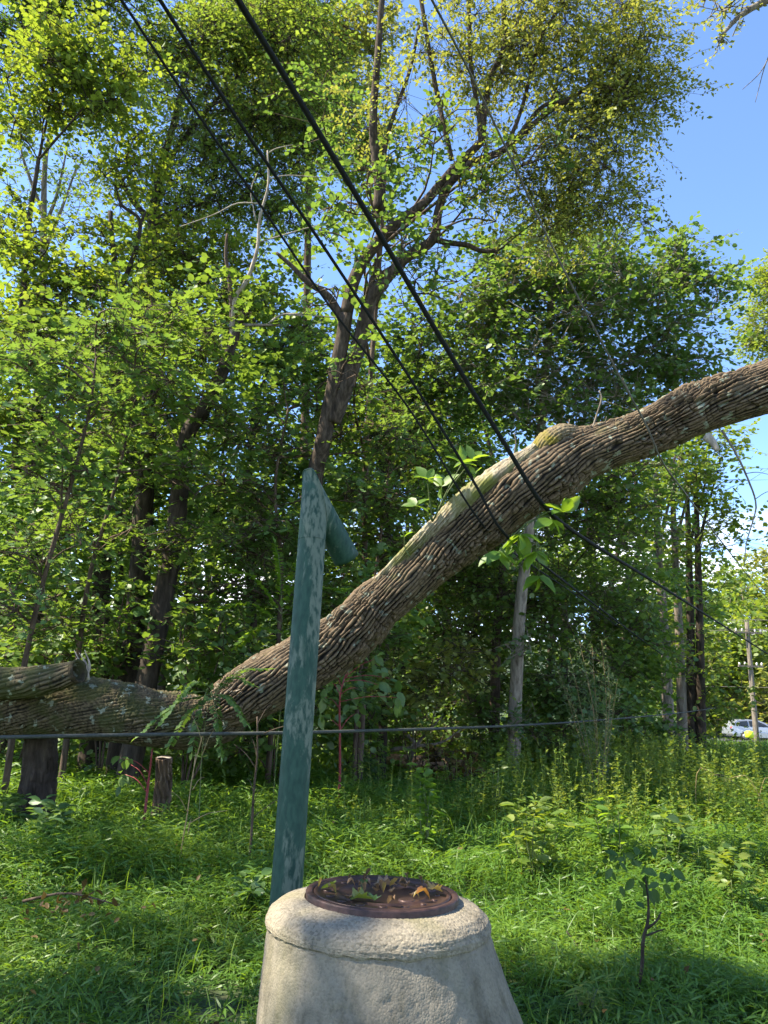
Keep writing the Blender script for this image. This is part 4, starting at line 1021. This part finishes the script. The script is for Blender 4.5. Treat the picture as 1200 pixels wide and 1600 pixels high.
# ------------------------------------------------------------------ grass and ground weeds (uncountable)
def grass():
    ml = MB()
    def ring(n, r0, r1, a0=-44, a1=46, p=1.0):
        r = r0 + (r1 - r0) * rng.random(n) ** p; a = np.radians(rng.uniform(a0, a1, n))
        x, y = r * np.sin(a), r * np.cos(a)
        return x, y
    # stems of stilt grass with short broad blades
    X, Y = [], []
    for n, r0, r1 in ((12000, 1.2, 5.0), (20000, 5, 8.5), (15000, 8.5, 13.5), (5000, 13.5, 20)):
        x, y = ring(n, r0, r1); X.append(x); Y.append(y)
    X = np.concatenate(X); Y = np.concatenate(Y)
    keep = (np.hypot(X - LID[0] - .06, Y - LID[1] + .03) > .66) & (np.exp(-(((X - .6) / 1.5) ** 2 + ((Y - 16.1) / 1.2) ** 2)) < .4)
    clump = fbm(X * 1.1 + 5, Y * 1.1, 61, 3)
    keep &= rng.random(len(X)) < np.clip(.25 + 1.9 * clump, 0, 1)
    X, Y, clump = X[keep], Y[keep], clump[keep]; N = len(X)
    far = np.hypot(X, Y)
    hh = (.05 + .72 * clump * rng.uniform(.6, 1.15, N)) * np.clip(.8 + far * .03, .8, 1.2) * (.5 + .5 * sstep(4.5, 8.5, far))
    az = rng.uniform(0, 2 * np.pi, N) * .55 + 2 * np.pi * vnoise(X * .7, Y * .7, 71)
    ln = np.stack([np.cos(az), np.sin(az), np.zeros(N)], -1)
    base = np.stack([X, Y, gz(X, Y)], -1); lean = rng.uniform(.2, .8, N)
    K = 9; t = np.linspace(.12, 1, K)
    pos = base[:, None] + np.array([0, 0, 1.]) * (hh[:, None] * (t - .3 * lean[:, None] * t ** 2))[..., None] + ln[:, None] * (hh[:, None] * lean[:, None] * t ** 1.7)[..., None]
    a2 = az[:, None] + np.where(np.arange(K) % 2, 1.0, -1.0)[None] * rng.uniform(.5, 1.5, (N, K))
    d = np.stack([np.cos(a2), np.sin(a2), rng.uniform(-.25, .75, (N, K))], -1)
    nm = np.array([0, 0, 1.]) + rng.normal(size=(N, K, 3)) * .35
    sz = (.088 * rng.uniform(.55, 1.3, (N, K))) * np.clip(far / 7, .85, 2.2)[:, None]
    hue = sstep(.3, .62, fbm(X * .9 + 2, Y * .9 + 8, 65, 3))
    rr = np.clip(.45 * hue[:, None] + .2 * rng.random(N)[:, None] + .35 * rng.random((N, K)), 0, 1)
    leaves(ml, pos.reshape(-1, 3), d.reshape(-1, 3), nm.reshape(-1, 3), sz.ravel(), 'lance', rr.ravel())
    # long grass blades
    x, y = ring(14000, 1.5, 15, p=.8); k = np.hypot(x - LID[0] - .06, y - LID[1] + .03) > .68; x, y = x[k], y[k]; N = len(x)
    d = rng.normal(size=(N, 3)) * .45 + [0, 0, 1.]
    leaves(ml, np.stack([x, y, gz(x, y) + .05], -1), d, rng.normal(size=(N, 3)), rng.uniform(.18, .45, N) * (.55 + .45 * sstep(4.5, 8.5, np.hypot(x, y))), 'blade', rng.random(N))
    # far meadow and roadside verge
    for n, r0, r1, a0, a1, h in ((22000, 18, 34, -10, 48, .24), (14000, 34, 56, 10, 46, .26), (5000, 15, 30, -48, 5, .35)):
        x, y = ring(n, r0, r1, a0, a1); N = len(x)
        k = np.exp(-(((x - .6) / 1.5) ** 2 + ((y - 16.1) / 1.2) ** 2)) < .4; x, y = x[k], y[k]; N = len(x)
        hcl = fbm(x * .5, y * .5, 77, 3)
        d = rng.normal(size=(N, 3)) * .6 + [0, 0, 1.]
        leaves(ml, np.stack([x, y, gz(x, y) + .1 * rng.random(N)], -1), d, rng.normal(size=(N, 3)), h * (.5 + 1.6 * hcl) * rng.uniform(.6, 1.3, N), 'lance', rng.random(N))
    tag(ml.build('grass', L_GRASS), kind='stuff')
    # dead leaves and bits of bark caught in it
    x, y = ring(800, 2, 15); N = len(x); md = MB()
    k = np.hypot(x - LID[0] - .06, y - LID[1] + .03) > .75; x, y = x[k], y[k]; N = len(x)
    leaves(md, np.stack([x, y, gz(x, y) + rng.uniform(.02, .3, N)], -1), rng.normal(size=(N, 3)) * [1, 1, .4], rng.normal(size=(N, 3)) * .6 + [0, 0, 1.], rng.uniform(.025, .065, N), 'ovate', rng.random(N))
    tag(md.build('leaf_litter', L_DEAD), kind='stuff')
    # knee high weeds, denser towards the right
    mw_, ms_ = MB(), MB()
    x, y = ring(9500, 6.0, 27, -6, 44)
    dens = sstep(.3, .6, fbm(x * .8, y * .8 + 3, 81, 3)) * sstep(-1.5, 2.0, x - .05 * y); k = rng.random(len(x)) < dens; x, y = x[k], y[k]
    k = np.exp(-(((x - .6) / 1.6) ** 2 + ((y - 16.1) / 1.3) ** 2)) < .3; x, y = x[k], y[k]
    N = len(x); base = np.stack([x, y, gz(x, y)], -1)
    h = rng.uniform(.3, 1.0, N) ** 1.3 * (.5 + .75 * sstep(7, 12, y)); top = base + np.stack([rng.normal(size=N) * .12, rng.normal(size=N) * .12, h], -1)
    prisms(ms_, base, top, .005, .002)
    K = 22; t = rng.uniform(.25, 1, (N, K))
    pos = base[:, None] * (1 - t[..., None]) + top[:, None] * t[..., None]
    a2 = rng.uniform(0, 2 * np.pi, (N, K)); d = np.stack([np.cos(a2), np.sin(a2), rng.uniform(.0, .8, (N, K))], -1)
    rr = np.clip(.7 * rng.random(N)[:, None] + .3 * rng.random((N, K)), 0, 1)
    leaves(mw_, pos.reshape(-1, 3), d.reshape(-1, 3), (np.array([0, 0, 1.]) + rng.normal(size=(N, K, 3)) * .3).reshape(-1, 3), (.08 * np.clip(np.hypot(x, y) / 11, .9, 1.7)[:, None] * (1.15 - .6 * t) * rng.uniform(.7, 1.3, (N, 1))).ravel(), 'oval', rr.ravel())
    mw_.F += [f + mw_.n for f in ms_.F]; mw_.V += ms_.V; mw_.R += ms_.R; mw_.U += ms_.U; mw_.n += ms_.n
    tag(mw_.build('weeds', L_WEED), kind='stuff')


grass()


# ------------------------------------------------------------------ single plants one can point at
def leafy_weed(words, base_px, d, height, nst, spread, lm, sz, shape='ovate', stem=STEM_G, name='leafy_weed', K=24, droop=0.0):
    b = gpt(base_px[0], base_px[1], d); root = thing(name, b, words, 'plant')
    mb = MB(); ml = MB()
    for q in range(nst):
        a = rng.uniform(0, 6.28); e = b + np.array([math.cos(a) * spread * rng.random(), math.sin(a) * spread * rng.random(), height * rng.uniform(.7, 1.05)])
        pts = catmull(np.array([b, (b + e) / 2 + rng.normal(size=3) * .03, e]), 20); tube(mb, pts[::4], .008, .003, 5)
        t = rng.integers(6, 20, K); aa = rng.uniform(0, 6.28, K)
        ld = np.stack([np.cos(aa), np.sin(aa), rng.uniform(-.2, .5, K) - droop], -1)
        leaves(ml, pts[t] + ld * .03, ld, np.array([0, -.2, 1.]) + rng.normal(size=(K, 3)) * .35, sz * rng.uniform(.6, 1.2, K), shape)
    mb.build('stems', stem, root); ml.build('foliage', lm, root)


for a in (('sunlit weed with yellow green leaves to the rear of the concrete riser', (838, 1400), 6.6, .85, 7, .26, L_YEL, .12),
          ('weed with pale tip leaves beyond the riser beside the hollow', (665, 1330), 7.5, .9, 6, .28, L_FRESH, .11),
          ('yellow stalked weed standing before the withered bush', (775, 1300), 9.5, .95, 4, .12, L_YEL, .09),
          ('broad leaved weed in the grass before the seeding weed', (960, 1330), 7.2, .75, 6, .35, L_FRESH, .12),
          ('mid green weed with spread leaves near the broken sapling', (1060, 1330), 7.0, .75, 7, .35, L_MID, .12),
          ('tall slender weed at the meadow side of the broken sapling', (1130, 1400), 6.0, .7, 6, .25, L_YEL, .1),
          ('low dark weed by the foot of the vent pipe', (390, 1400), 5.6, .35, 4, .25, L_DARK, .1),
          ('broad dark weed at the foot of the dark stump', (75, 1290), 7.2, .55, 5, .3, L_BLUE, .16),
          ('pale weed tuft at the very front of the meadow', (925, 1640), 3.9, .24, 6, .14, L_WEED, .09, 'lance'),
          ('trailing creeper leaves over the grass before the dark stump', (20, 1260), 7.6, .6, 5, .35, L_MID, .14)):
    leafy_weed(*a)


def broken_sapling():
    d = 4.3; b = P(996, 1556, d); b[2] = min(b[2], gz(b[0], b[1]) + .12)
    root = thing('broken_sapling', b, 'small broken sapling with dark crooked stem and wilted drooping leaves', 'sapling')
    mb = MB(); tube(mb, [b + [0, 0, -.15], P(996, 1556, d), P(1003, 1510, d), P(1005, 1470, d), P(1012, 1440, d), P(1013, 1410, d), P(1008, 1370, d)], [.012, .0105, .01, .0095, .009, .006, .004], None, 8, wob=.08)
    tube(mb, [P(1012, 1450, d), P(1025, 1440, d - .03), P(1033, 1425, d)], .008, .004, 6); tube(mb, [P(1010, 1462, d), P(1028, 1455, d), P(1038, 1452, d)], .006, .003, 6)
    mb.build('stem', B_DARK, root)
    ml = MB(); ti = [(945, 1345), (1052, 1385), (970, 1330), (955, 1360), (965, 1375), (985, 1345), (1000, 1385), (1012, 1400), (1025, 1380), (1040, 1365), (1022, 1350), (975, 1400), (1030, 1405), (990, 1370)]
    e = np.array([P(x, y - 14, d + rng.normal() * .08) for x, y in ti])
    for q in e: tube(mb, [P(1010, 1385, d), (P(1010, 1370, d) + q) / 2 + [0, 0, .03], q], .005, .003, 4)
    k = len(e) * 3; e2 = np.repeat(e, 3, 0) + rng.normal(size=(k, 3)) * .03
    leaves(ml, e2, np.array([0, 0, -.6]) + rng.normal(size=(k, 3)) * .75, np.array([0, -1., .2]) + rng.normal(size=(k, 3)) * .5, .085 * rng.uniform(.6, 1.1, k), 'ovate'); ml.build('wilted_leaves', L_WILT, root)
    b = P(960, 1560, 4.7); root = thing('dead_stick', b, 'dark bent stick leaning in the grass beside the broken sapling', 'stick')
    mb = MB(); tube(mb, [P(975, 1575, 4.7), P(950, 1545, 4.8), P(925, 1510, 5.0), P(900, 1475, 5.1), (P(885, 1455, 5.2))], .011, .006, 6, wob=.1)
    tube(mb, [P(925, 1510, 5.0), P(900, 1520, 5.0)], .006, .003, 5); mb.build('wood', B_DARK, root)


broken_sapling()
# bent dry grass stalks at the right
for k, rows in enumerate(([(1085, 1250), (1090, 1205), (1120, 1212), (1145, 1222)], [(1110, 1255), (1108, 1222), (1125, 1210), (1150, 1225)], [(1210, 1230), (1170, 1216), (1130, 1222)], [(1170, 1240), (1195, 1216), (1225, 1222)])):
    d = 10.5; b = gpt(rows[0][0], rows[0][1], d); mb = MB()
    tube(mb, [b] + [P(x, y, d) for x, y in rows[1:]], .0045, .003, 5)
    tag(mb.build('dry_stalk', STEM_D), 'bent straw coloured dry stalk arching over the sunny meadow', 'stalk', 'dry stalks in the sunny meadow')
# wilted twig pile in the grass at the left
mb = MB(); cpt = gpt(95, 1480, 4.9) + np.array([0, 0, .28]); N = 60
leaves(mb, cpt + rng.normal(size=(N, 3)) * [.16, .1, .05], rng.normal(size=(N, 3)), rng.normal(size=(N, 3)) + [0, 0, .8], .06 * rng.uniform(.5, 1.2, N), 'ovate')
root = thing('wilted_branch', cpt, 'small broken branch with brown curled leaves lying in the grass', 'branch'); mb.build('withered_leaves', L_DEAD, root)
mb = MB(); tube(mb, [cpt + [-.3, .05, -.02], cpt + [0, 0, .05], cpt + [.35, -.03, 0]], .01, .004, 6, wob=.1); mb.build('wood', B_BROWN, root)


# ------------------------------------------------------------------ far road side: pole, car, hill wood
def pole():
    d = 52; t = P(1168, 962, d); b = P(1184, 1178, d); b[2] = gz(b[0], b[1]) - .2; t[0] = b[0] - .12; t[1] = b[1]
    root = thing('utility_pole', (b[0], b[1], b[2] + .2), 'weathered wooden utility pole with crossarms beside the far road', 'utility pole')
    mb = MB(); tube(mb, [b, t], .19, .14, 12, n=12); mb.build('post', B_GREY, root)
    for z, hw in ((-.9, .95), (-3.2, .85)):
        c = t + [0, 0, z]; mb = MB()
        for q in (np.array([[-hw, -.2, -.06], [hw, -.2, .06]]),):
            lo, hi = c + q[0], c + q[1]
            V = np.array([[x, y, zz] for x in (lo[0], hi[0]) for y in (lo[1], lo[1] + .12) for zz in (lo[2], hi[2])])
            mb.add(V, np.array([[0, 1, 3, 2], [4, 6, 7, 5], [0, 4, 5, 1], [2, 3, 7, 6], [0, 2, 6, 4], [1, 5, 7, 3]]))
        mb.build('crossarm', B_GREY, root, smooth=False)
        for x in (-hw * .9, -hw * .45, hw * .5, hw * .9):
            mb = MB(); lathe_rings(mb, [(.03, c[2] + .06, 0, 0), (.06, c[2] + .1, 0, 0), (.07, c[2] + .2, 0, 0), (.03, c[2] + .28, 0, 0)], 10, c[0] + x, c[1] - .14, True); mb.build('insulator', plain('porcelain', (.6, .58, .55), .3), root)
    for k, (x0, z0, words) in enumerate(((-.86, -.7, 'thin overhead line from the upper crossarm, outer side'), (.86, -.7, 'thin overhead line from the upper crossarm, inner side'), (0, -.02, 'thin overhead line from the top of the utility pole'), (0, -4.6, 'sagging thin line from below the crossarms of the utility pole'))):
        a = t + [x0, -.14, z0]; mb = MB()
        tube(mb, [a + [-24, 10, .6 + .3 * k], a + [-12, 5, -.3], a, a + [14, -6, -.4], a + [30, -13, .3]], .022, .022, 5, n=40); tag(mb.build('overhead_line', SLACK), words, 'cable')
    # small bright marker at its foot
    m = P(1172, 1164, 50); m[2] = gz(m[0], m[1]); root = thing('marker_post', m, 'short fluorescent yellow marker at the foot of the utility pole', 'marker')
    mb = MB(); lathe_rings(mb, [(.16, m[2], 0, 0), (.16, m[2] + .3, 0, 0), (.12, m[2] + .34, 0, 0), (.01, m[2] + .34, 0, 0)], 20, m[0], m[1], True); mb.build('base', plain('black_rubber', (.02, .02, .02), .7), root)
    mb = MB(); lathe_rings(mb, [(.2, m[2] + .45, 0, 0), (.27, m[2] + .5, 0, 0), (.27, m[2] + .82, 0, 0), (.2, m[2] + .88, 0, 0), (.01, m[2] + .9, 0, 0)], 20, m[0], m[1], True); mb.build('sleeve', plain('fluorescent_yellow', (.62, .75, .03), .5), root)


pole()


def car():
    c = P(1145, 1160, 56); y0 = c[1]; x0 = c[0]; z0 = float(gz(c[0], c[1])) + .12
    root = thing('parked_car', (x0 + 2.2, y0, z0), 'silver hatchback parked on the far road behind the utility pole', 'car')
    silver = plain('silver_paint', (.36, .38, .41), .25, .6, .06, 6); glass = plain('dark_car_glass', (.02, .025, .03), .06); rub = plain('tyre_rubber', (.02, .02, .02), .8); rim = plain('alloy', (.5, .5, .5), .3, .8)

    def extr(prof, hw_b, hw_t, zmid, name, m, parent=root, yoff=0.0):
        pr = np.array(prof, float); n = len(pr); k = np.clip((pr[:, 1] - zmid) / .6, 0, 1)
        hw = hw_b * (1 - k) + hw_t * k
        A = np.stack([x0 + pr[:, 0], y0 - hw + .9 + yoff, z0 + pr[:, 1]], -1); B = np.stack([x0 + pr[:, 0], y0 + hw + .9 - yoff, z0 + pr[:, 1]], -1)
        mb = MB(); j = np.arange(n); j2 = (j + 1) % n
        mb.add(np.concatenate([A, B]), [np.stack([j, j2, j2 + n, j + n], -1), j[::-1][None], (j + n)[None]]); o = mb.build(name, m, parent, smooth=False)
        bv = o.modifiers.new('soft_edge', 'BEVEL'); bv.width = .035; bv.segments = 2; return o
    body = [(0, .45), (.02, .8), (.1, 1.0), (.35, 1.32), (.6, 1.46), (1.3, 1.52), (2.1, 1.48), (2.6, 1.3), (3.05, 1.02), (3.9, .92), (4.3, .78), (4.38, .5), (4.3, .28), (3.95, .25), (3.85, .5), (3.6, .62), (3.35, .5), (3.25, .25), (1.3, .22), (1.2, .5), (.95, .62), (.7, .5), (.6, .25), (.1, .3)]
    extr(body, .88, .62, .9, 'body', silver)
    extr([(.5, 1.05), (.62, 1.34), (1.25, 1.42), (1.25, 1.02)], .86, .66, .95, 'side_window', glass, yoff=-.02)
    extr([(1.35, 1.02), (1.35, 1.42), (2.05, 1.39), (2.45, 1.22), (2.8, 1.02)], .86, .66, .95, 'side_window', glass, yoff=-.02)
    for x in (.95, 3.6):
        for sy in (-.8, .8):
            th = np.linspace(0, 2 * np.pi, 25)[:-1]
            def disc(r, yy0, yy1, name, m, par):
                mb = MB(); V = np.array([[[x0 + x + r * s * math.cos(a), y0 + .9 + yy, z0 + .31 + r * s * math.sin(a)] for a in th] for s, yy in ((.001, yy0), (1, yy0), (1, yy1), (.001, yy1))])
                i, j = np.meshgrid(np.arange(3), np.arange(24), indexing='ij'); j2 = (j + 1) % 24
                mb.add(V, np.stack([i * 24 + j, i * 24 + j2, (i + 1) * 24 + j2, (i + 1) * 24 + j], -1).reshape(-1, 4)); return mb.build(name, m, par)
            w_ = disc(.31, sy - .1, sy + .1, 'wheel', rub, root); disc(.2, sy - .112, sy + .112, 'rim', rim, w_)
    mb = MB(); tube(mb, [(x0 + .03, y0 + .25, z0 + .88), (x0 + .12, y0 + .12, z0 + .9)], .07, .05, 8); mb.build('tail_light', plain('red_lens', (.5, .02, .02), .2), root)


car()


def far_wood():
    # road the car stands on, and the wooded hill beyond
    mb = MB(); xs = np.linspace(10, 90, 30); V = []
    for k, w_ in ((0, -3.2), (1, 3.2)):
        for x in xs: V.append([x, 58 + w_, float(gz(x, 58 + w_)) + .11])
    V = np.array(V); j = np.arange(29); mb.add(V, np.stack([j, j + 1, j + 31, j + 30], -1)); tag(mb.build('road', plain('asphalt', (.05, .05, .05), .9, 0, .2, 3)), kind='structure')
    X, Y = np.meshgrid(np.linspace(-220, 260, 60), np.linspace(66, 240, 30), indexing='ij')
    Z = .05 + np.clip((Y - 70) / 170, 0, 1) ** 1.1 * 26 * (.6 + .8 * fbm(X / 60, Y / 60, 91, 3)) - .3 * (Y < 68)
    i, j = np.meshgrid(np.arange(59), np.arange(29), indexing='ij')
    mb = MB(); mb.add(np.stack([X, Y, Z], -1), np.stack([i * 30 + j, (i + 1) * 30 + j, (i + 1) * 30 + j + 1, i * 30 + j + 1], -1).reshape(-1, 4)); tag(mb.build('hill', plain('hill_soil', (.03, .05, .014), 1, 0, .4, .3)), kind='structure')


far_wood()
far_rows = [(1190, 980, 80, 70, 70, L_YEL, 'sunny tree with rounded crown on the hill behind the utility pole'), (1140, 1010, 50, 60, 66, L_YEL, 'sunny tree between the tall trunks and the utility pole'),
            (1100, 920, 60, 60, 85, L_MID, 'hillside tree seen between the tall roadside trunks'), (1230, 900, 70, 50, 88, L_GOLD, 'golden tree crowning the hill at the edge of the view'),
            (1150, 920, 50, 40, 95, L_YEL, 'pale crowned tree on top of the hill against the cloud'), (1040, 960, 60, 60, 75, L_YEL, 'lit tree behind the thick grey roadside trunk'), (1200, 1080, 60, 50, 64, L_GOLD, 'low leafy tree right behind the silver car')]
far_rows += [(px, py, 55, 60, d, lm, words) for px, py, d, lm, words in ((1010, 1040, 72, L_MID, 'hillside tree in the gap beside the thick grey trunk'), (1065, 1050, 68, L_YEL, 'bright low tree framed by the tall roadside trunks'), (1110, 1060, 78, L_GOLD, 'olive low tree just beyond the last tall roadside trunk'), (1150, 1070, 74, L_MID, 'green low tree on the slope behind the silver car'), (1215, 1010, 82, L_MID, 'green tree on the slope over the crossarms of the pole'))]
for px, py, rx, ry, d, lm, words in far_rows:
    tree('hillside_tree', words, 'tree', d, [([(px + 3, 1130, d), (px, py + ry, d), (px, py, d)], .25, .1)], [(px, py, rx, ry, d), (px - rx * .5, py + ry * .6, rx * .7, ry * .6, d - 2), (px + rx * .5, py + ry * .6, rx * .7, ry * .6, d - 1)], lm, B_GREY, .42, 'broad', 2.6, K=8, L=1.6, group='trees on the hill beyond the road', sub=22)
mb = MB(); tube(mb, [P(1130, 1100, 70), P(1128, 1020, 70)], .3, .25, 8)
# right edge tree and overhanging twigs
tree('roadside_tree', 'sunlit tree poking in at the edge of the view above the fallen trunk', 'tree', 36,
     [([(1250, 1100), (1248, 800), (1240, 500)], .25, .08)], [(1210, 440, 40, 45), (1195, 510, 45, 40), (1220, 540, 50, 40), (1240, 460, 60, 60)], L_YEL, B_GREY, .2, 'oval', 2.2, K=9, sub=18, L=.9)
tree('overhanging_tree', 'tree with thin bare twigs and few leaves hanging into the blue sky', 'tree', 9,
     [([(1420, 900), (1400, 400), (1330, 60), (1250, -10), (1180, 10), (1140, 40), (1120, 75)], .12, .006), ([(1250, -10), (1215, 60), (1190, 110), (1160, 140)], .012, .003), ([(1240, 10), (1200, 90), (1180, 160)], .01, .003), ([(1190, 10), (1150, 20), (1090, 10)], .01, .003)],
     [(1110, 15, 30, 16, 9, .6), (1128, 70, 18, 22, 9, .6), (1150, 5, 40, 12, 9, .7), (1160, 25, 20, 16, 9, .5)], L_GOLD, B_GREY, .075, 'oval', .9, K=7, L=.25, sub=9, limbs=False)


# ------------------------------------------------------------------ deep wood behind everything (one mass)
def deep_wood():
    tw = MB()
    cl = []
    for k in range(170):
        px = rng.uniform(-320, 760); d = rng.uniform(25, 38)
        top = 330 if px < 20 or px > 140 else 480
        if px > 520: top = 520
        py = 1165 - (1165 - top) * rng.random() ** 1.25; cl.append(ell(px, py, 85, 60, d))
    for k in range(90):
        cl.append(ell(rng.uniform(-320, 660), rng.uniform(860, 1160), 85, 50, rng.uniform(26, 34)))
    for k in range(80):
        px = rng.uniform(740, 1090); cl.append(ell(px, rng.uniform(720, 1160), 70, 50, rng.uniform(34, 46)))
    ml = crown_leaves(cl, .28, 'broad', .6, K=8, L=1.2, tw=None)
    tag(ml.build('deep_wood', L_MID), kind='stuff')
    for k in range(34):
        px = rng.uniform(-250, 1000); d = rng.uniform(23, 33); b = gpt(px, 1150, d); h = rng.uniform(9, 14)
        tube(tw, [b, b + [rng.normal() * .3, 0, h * .5], b + [rng.normal() * .8, 0, h]], rng.uniform(.1, .22), .05, 8, n=12)
    tag(tw.build('deep_wood_trunks', B_DARK), kind='stuff')


deep_wood()


def undergrowth():
    """brush and creepers filling the wood between the single plants"""
    for name, n, x0, x1, y0, y1, d0, d1, lm, sz in (('undergrowth', 150, -260, 620, 560, 1195, 13.5, 19, L_MID, .13), ('undergrowth', 60, 560, 1020, 860, 1185, 20, 25, L_MID, .15), ('undergrowth', 90, -260, 620, 700, 1195, 12, 15, L_BLUE, .12)):
        cl = []
        for k in range(n):
            px = rng.uniform(x0, x1); py = rng.uniform(y0, y1)
            if 575 < px < 735 and py > 1120: continue
            cl.append(ell(px, py, 60, 34, rng.uniform(d0, d1), 1, .7))
        ml = crown_leaves(cl, sz, 'broad', 1.0, K=7, L=.5, flat=.5, sub=6)
        tag(ml.build(name, lm), kind='stuff')


undergrowth()


# unseen trees of the same wood; boughs placed sunward to shade chosen spots
def shade_trees():
    def at_z(px, py, z):
        d = P(px, py, 1) - EYE; return EYE + d * ((z - EYE[2]) / d[2])
    T = [(at_z(px, py, .3), r) for px, py, r in ((90, 1500, .55), (220, 1440, .5), (40, 1400, .6), (180, 1570, .5), (330, 1530, .5), (340, 1420, .5), (290, 1340, .5), (130, 1330, .6), (420, 1330, .6), (30, 1290, .7), (560, 1330, .45),
         (900, 1500, .42), (990, 1560, .45), (1090, 1500, .35), (830, 1570, .4), (1000, 1470, .4), (1130, 1580, .4), (1180, 1530, .35), (800, 1480, .35), (690, 1265, .5))]
    T += [(P(px, py, d), r) for px, py, d, r in ((452, 1330, 4.0, .34), (462, 1200, 4.15, .34), (470, 1080, 4.3, .34), (476, 960, 4.45, .34), (484, 850, 4.6, .34), (500, 760, 4.8, .36), (545, 850, 4.9, .2),
         (470, 1540, 2.8, .2), (560, 1570, 2.75, .17), (575, 1395, 3.35, .2), (520, 1460, 2.95, .1), (800, 1530, 2.9, .1),
         (40, 1090, 7.8, .5), (150, 1110, 7.8, .42), (250, 1125, 7.8, .3), (1090, 640, 7.8, .16))]
    homes = [(np.array([-10.0, 5.4]), 'tall unseen tree with boughs set to shade the clearing, level with the manhole'), (np.array([-9.0, 3.3]), 'tall unseen tree with boughs set to shade the clearing, across from the vent pipe'), (np.array([-11, 8.8]), 'tall unseen tree with boughs set to shade the clearing, level with the cracked butt')]
    open_to_sun = [P(x, y, d) for x, y, d in ((700, 1530, 2.8), (740, 1560, 2.78), (780, 1590, 2.75), (680, 1505, 2.8), (640, 1462, 2.95), (690, 1442, 3.0), (735, 1418, 3.15), (440, 1425, 3.25), (400, 1062, 7.7), (620, 900, 7.7), (700, 825, 7.7), (800, 750, 7.7), (1000, 665, 7.7))]
    open_to_sun += [at_z(x, y, .3) for x, y in ((290, 1255), (870, 1380), (930, 1395), (1150, 1260), (1180, 1420), (600, 1290), (740, 1330))]
    groups = [[], [], []]
    for p, r in T:
        q = p + np.array(sd) * (rng.uniform(13, 16.5) + max(0.0, p[0] - 1) * 1.6)
        for o in open_to_sun:
            v = q - o; gap = np.linalg.norm(v - np.array(sd) * (v @ np.array(sd))); r = min(r, (gap - .06) / 1.15)
        if r < .07: continue
        k = int(np.argmin([np.linalg.norm(q[:2] - h[0]) for h in homes])); groups[k].append((q, np.array([r, r, r]) * .92, 1.0))
    for (h, words), cl in zip(homes, groups):
        root = thing('shade_tree', (h[0], h[1], 0), words, 'tree')
        tr = np.array([(h[0], h[1], -.1), (h[0] + .2, h[1], 5), (h[0], h[1] + .3, 9), (h[0] + .3, h[1], 13)])
        mb = MB(); tube(mb, tr, .28, .08, 10); mb.build('trunk', B_DARK, root)
        tw = MB(); ml = crown_leaves(cl, .12, 'broad', 1.5, K=7, L=.3, tw=tw, skeleton=catmull(tr, 24)[8:])
        tw.build('branches', B_DARK, root); ml.build('crown', L_MID, root)


shade_trees()
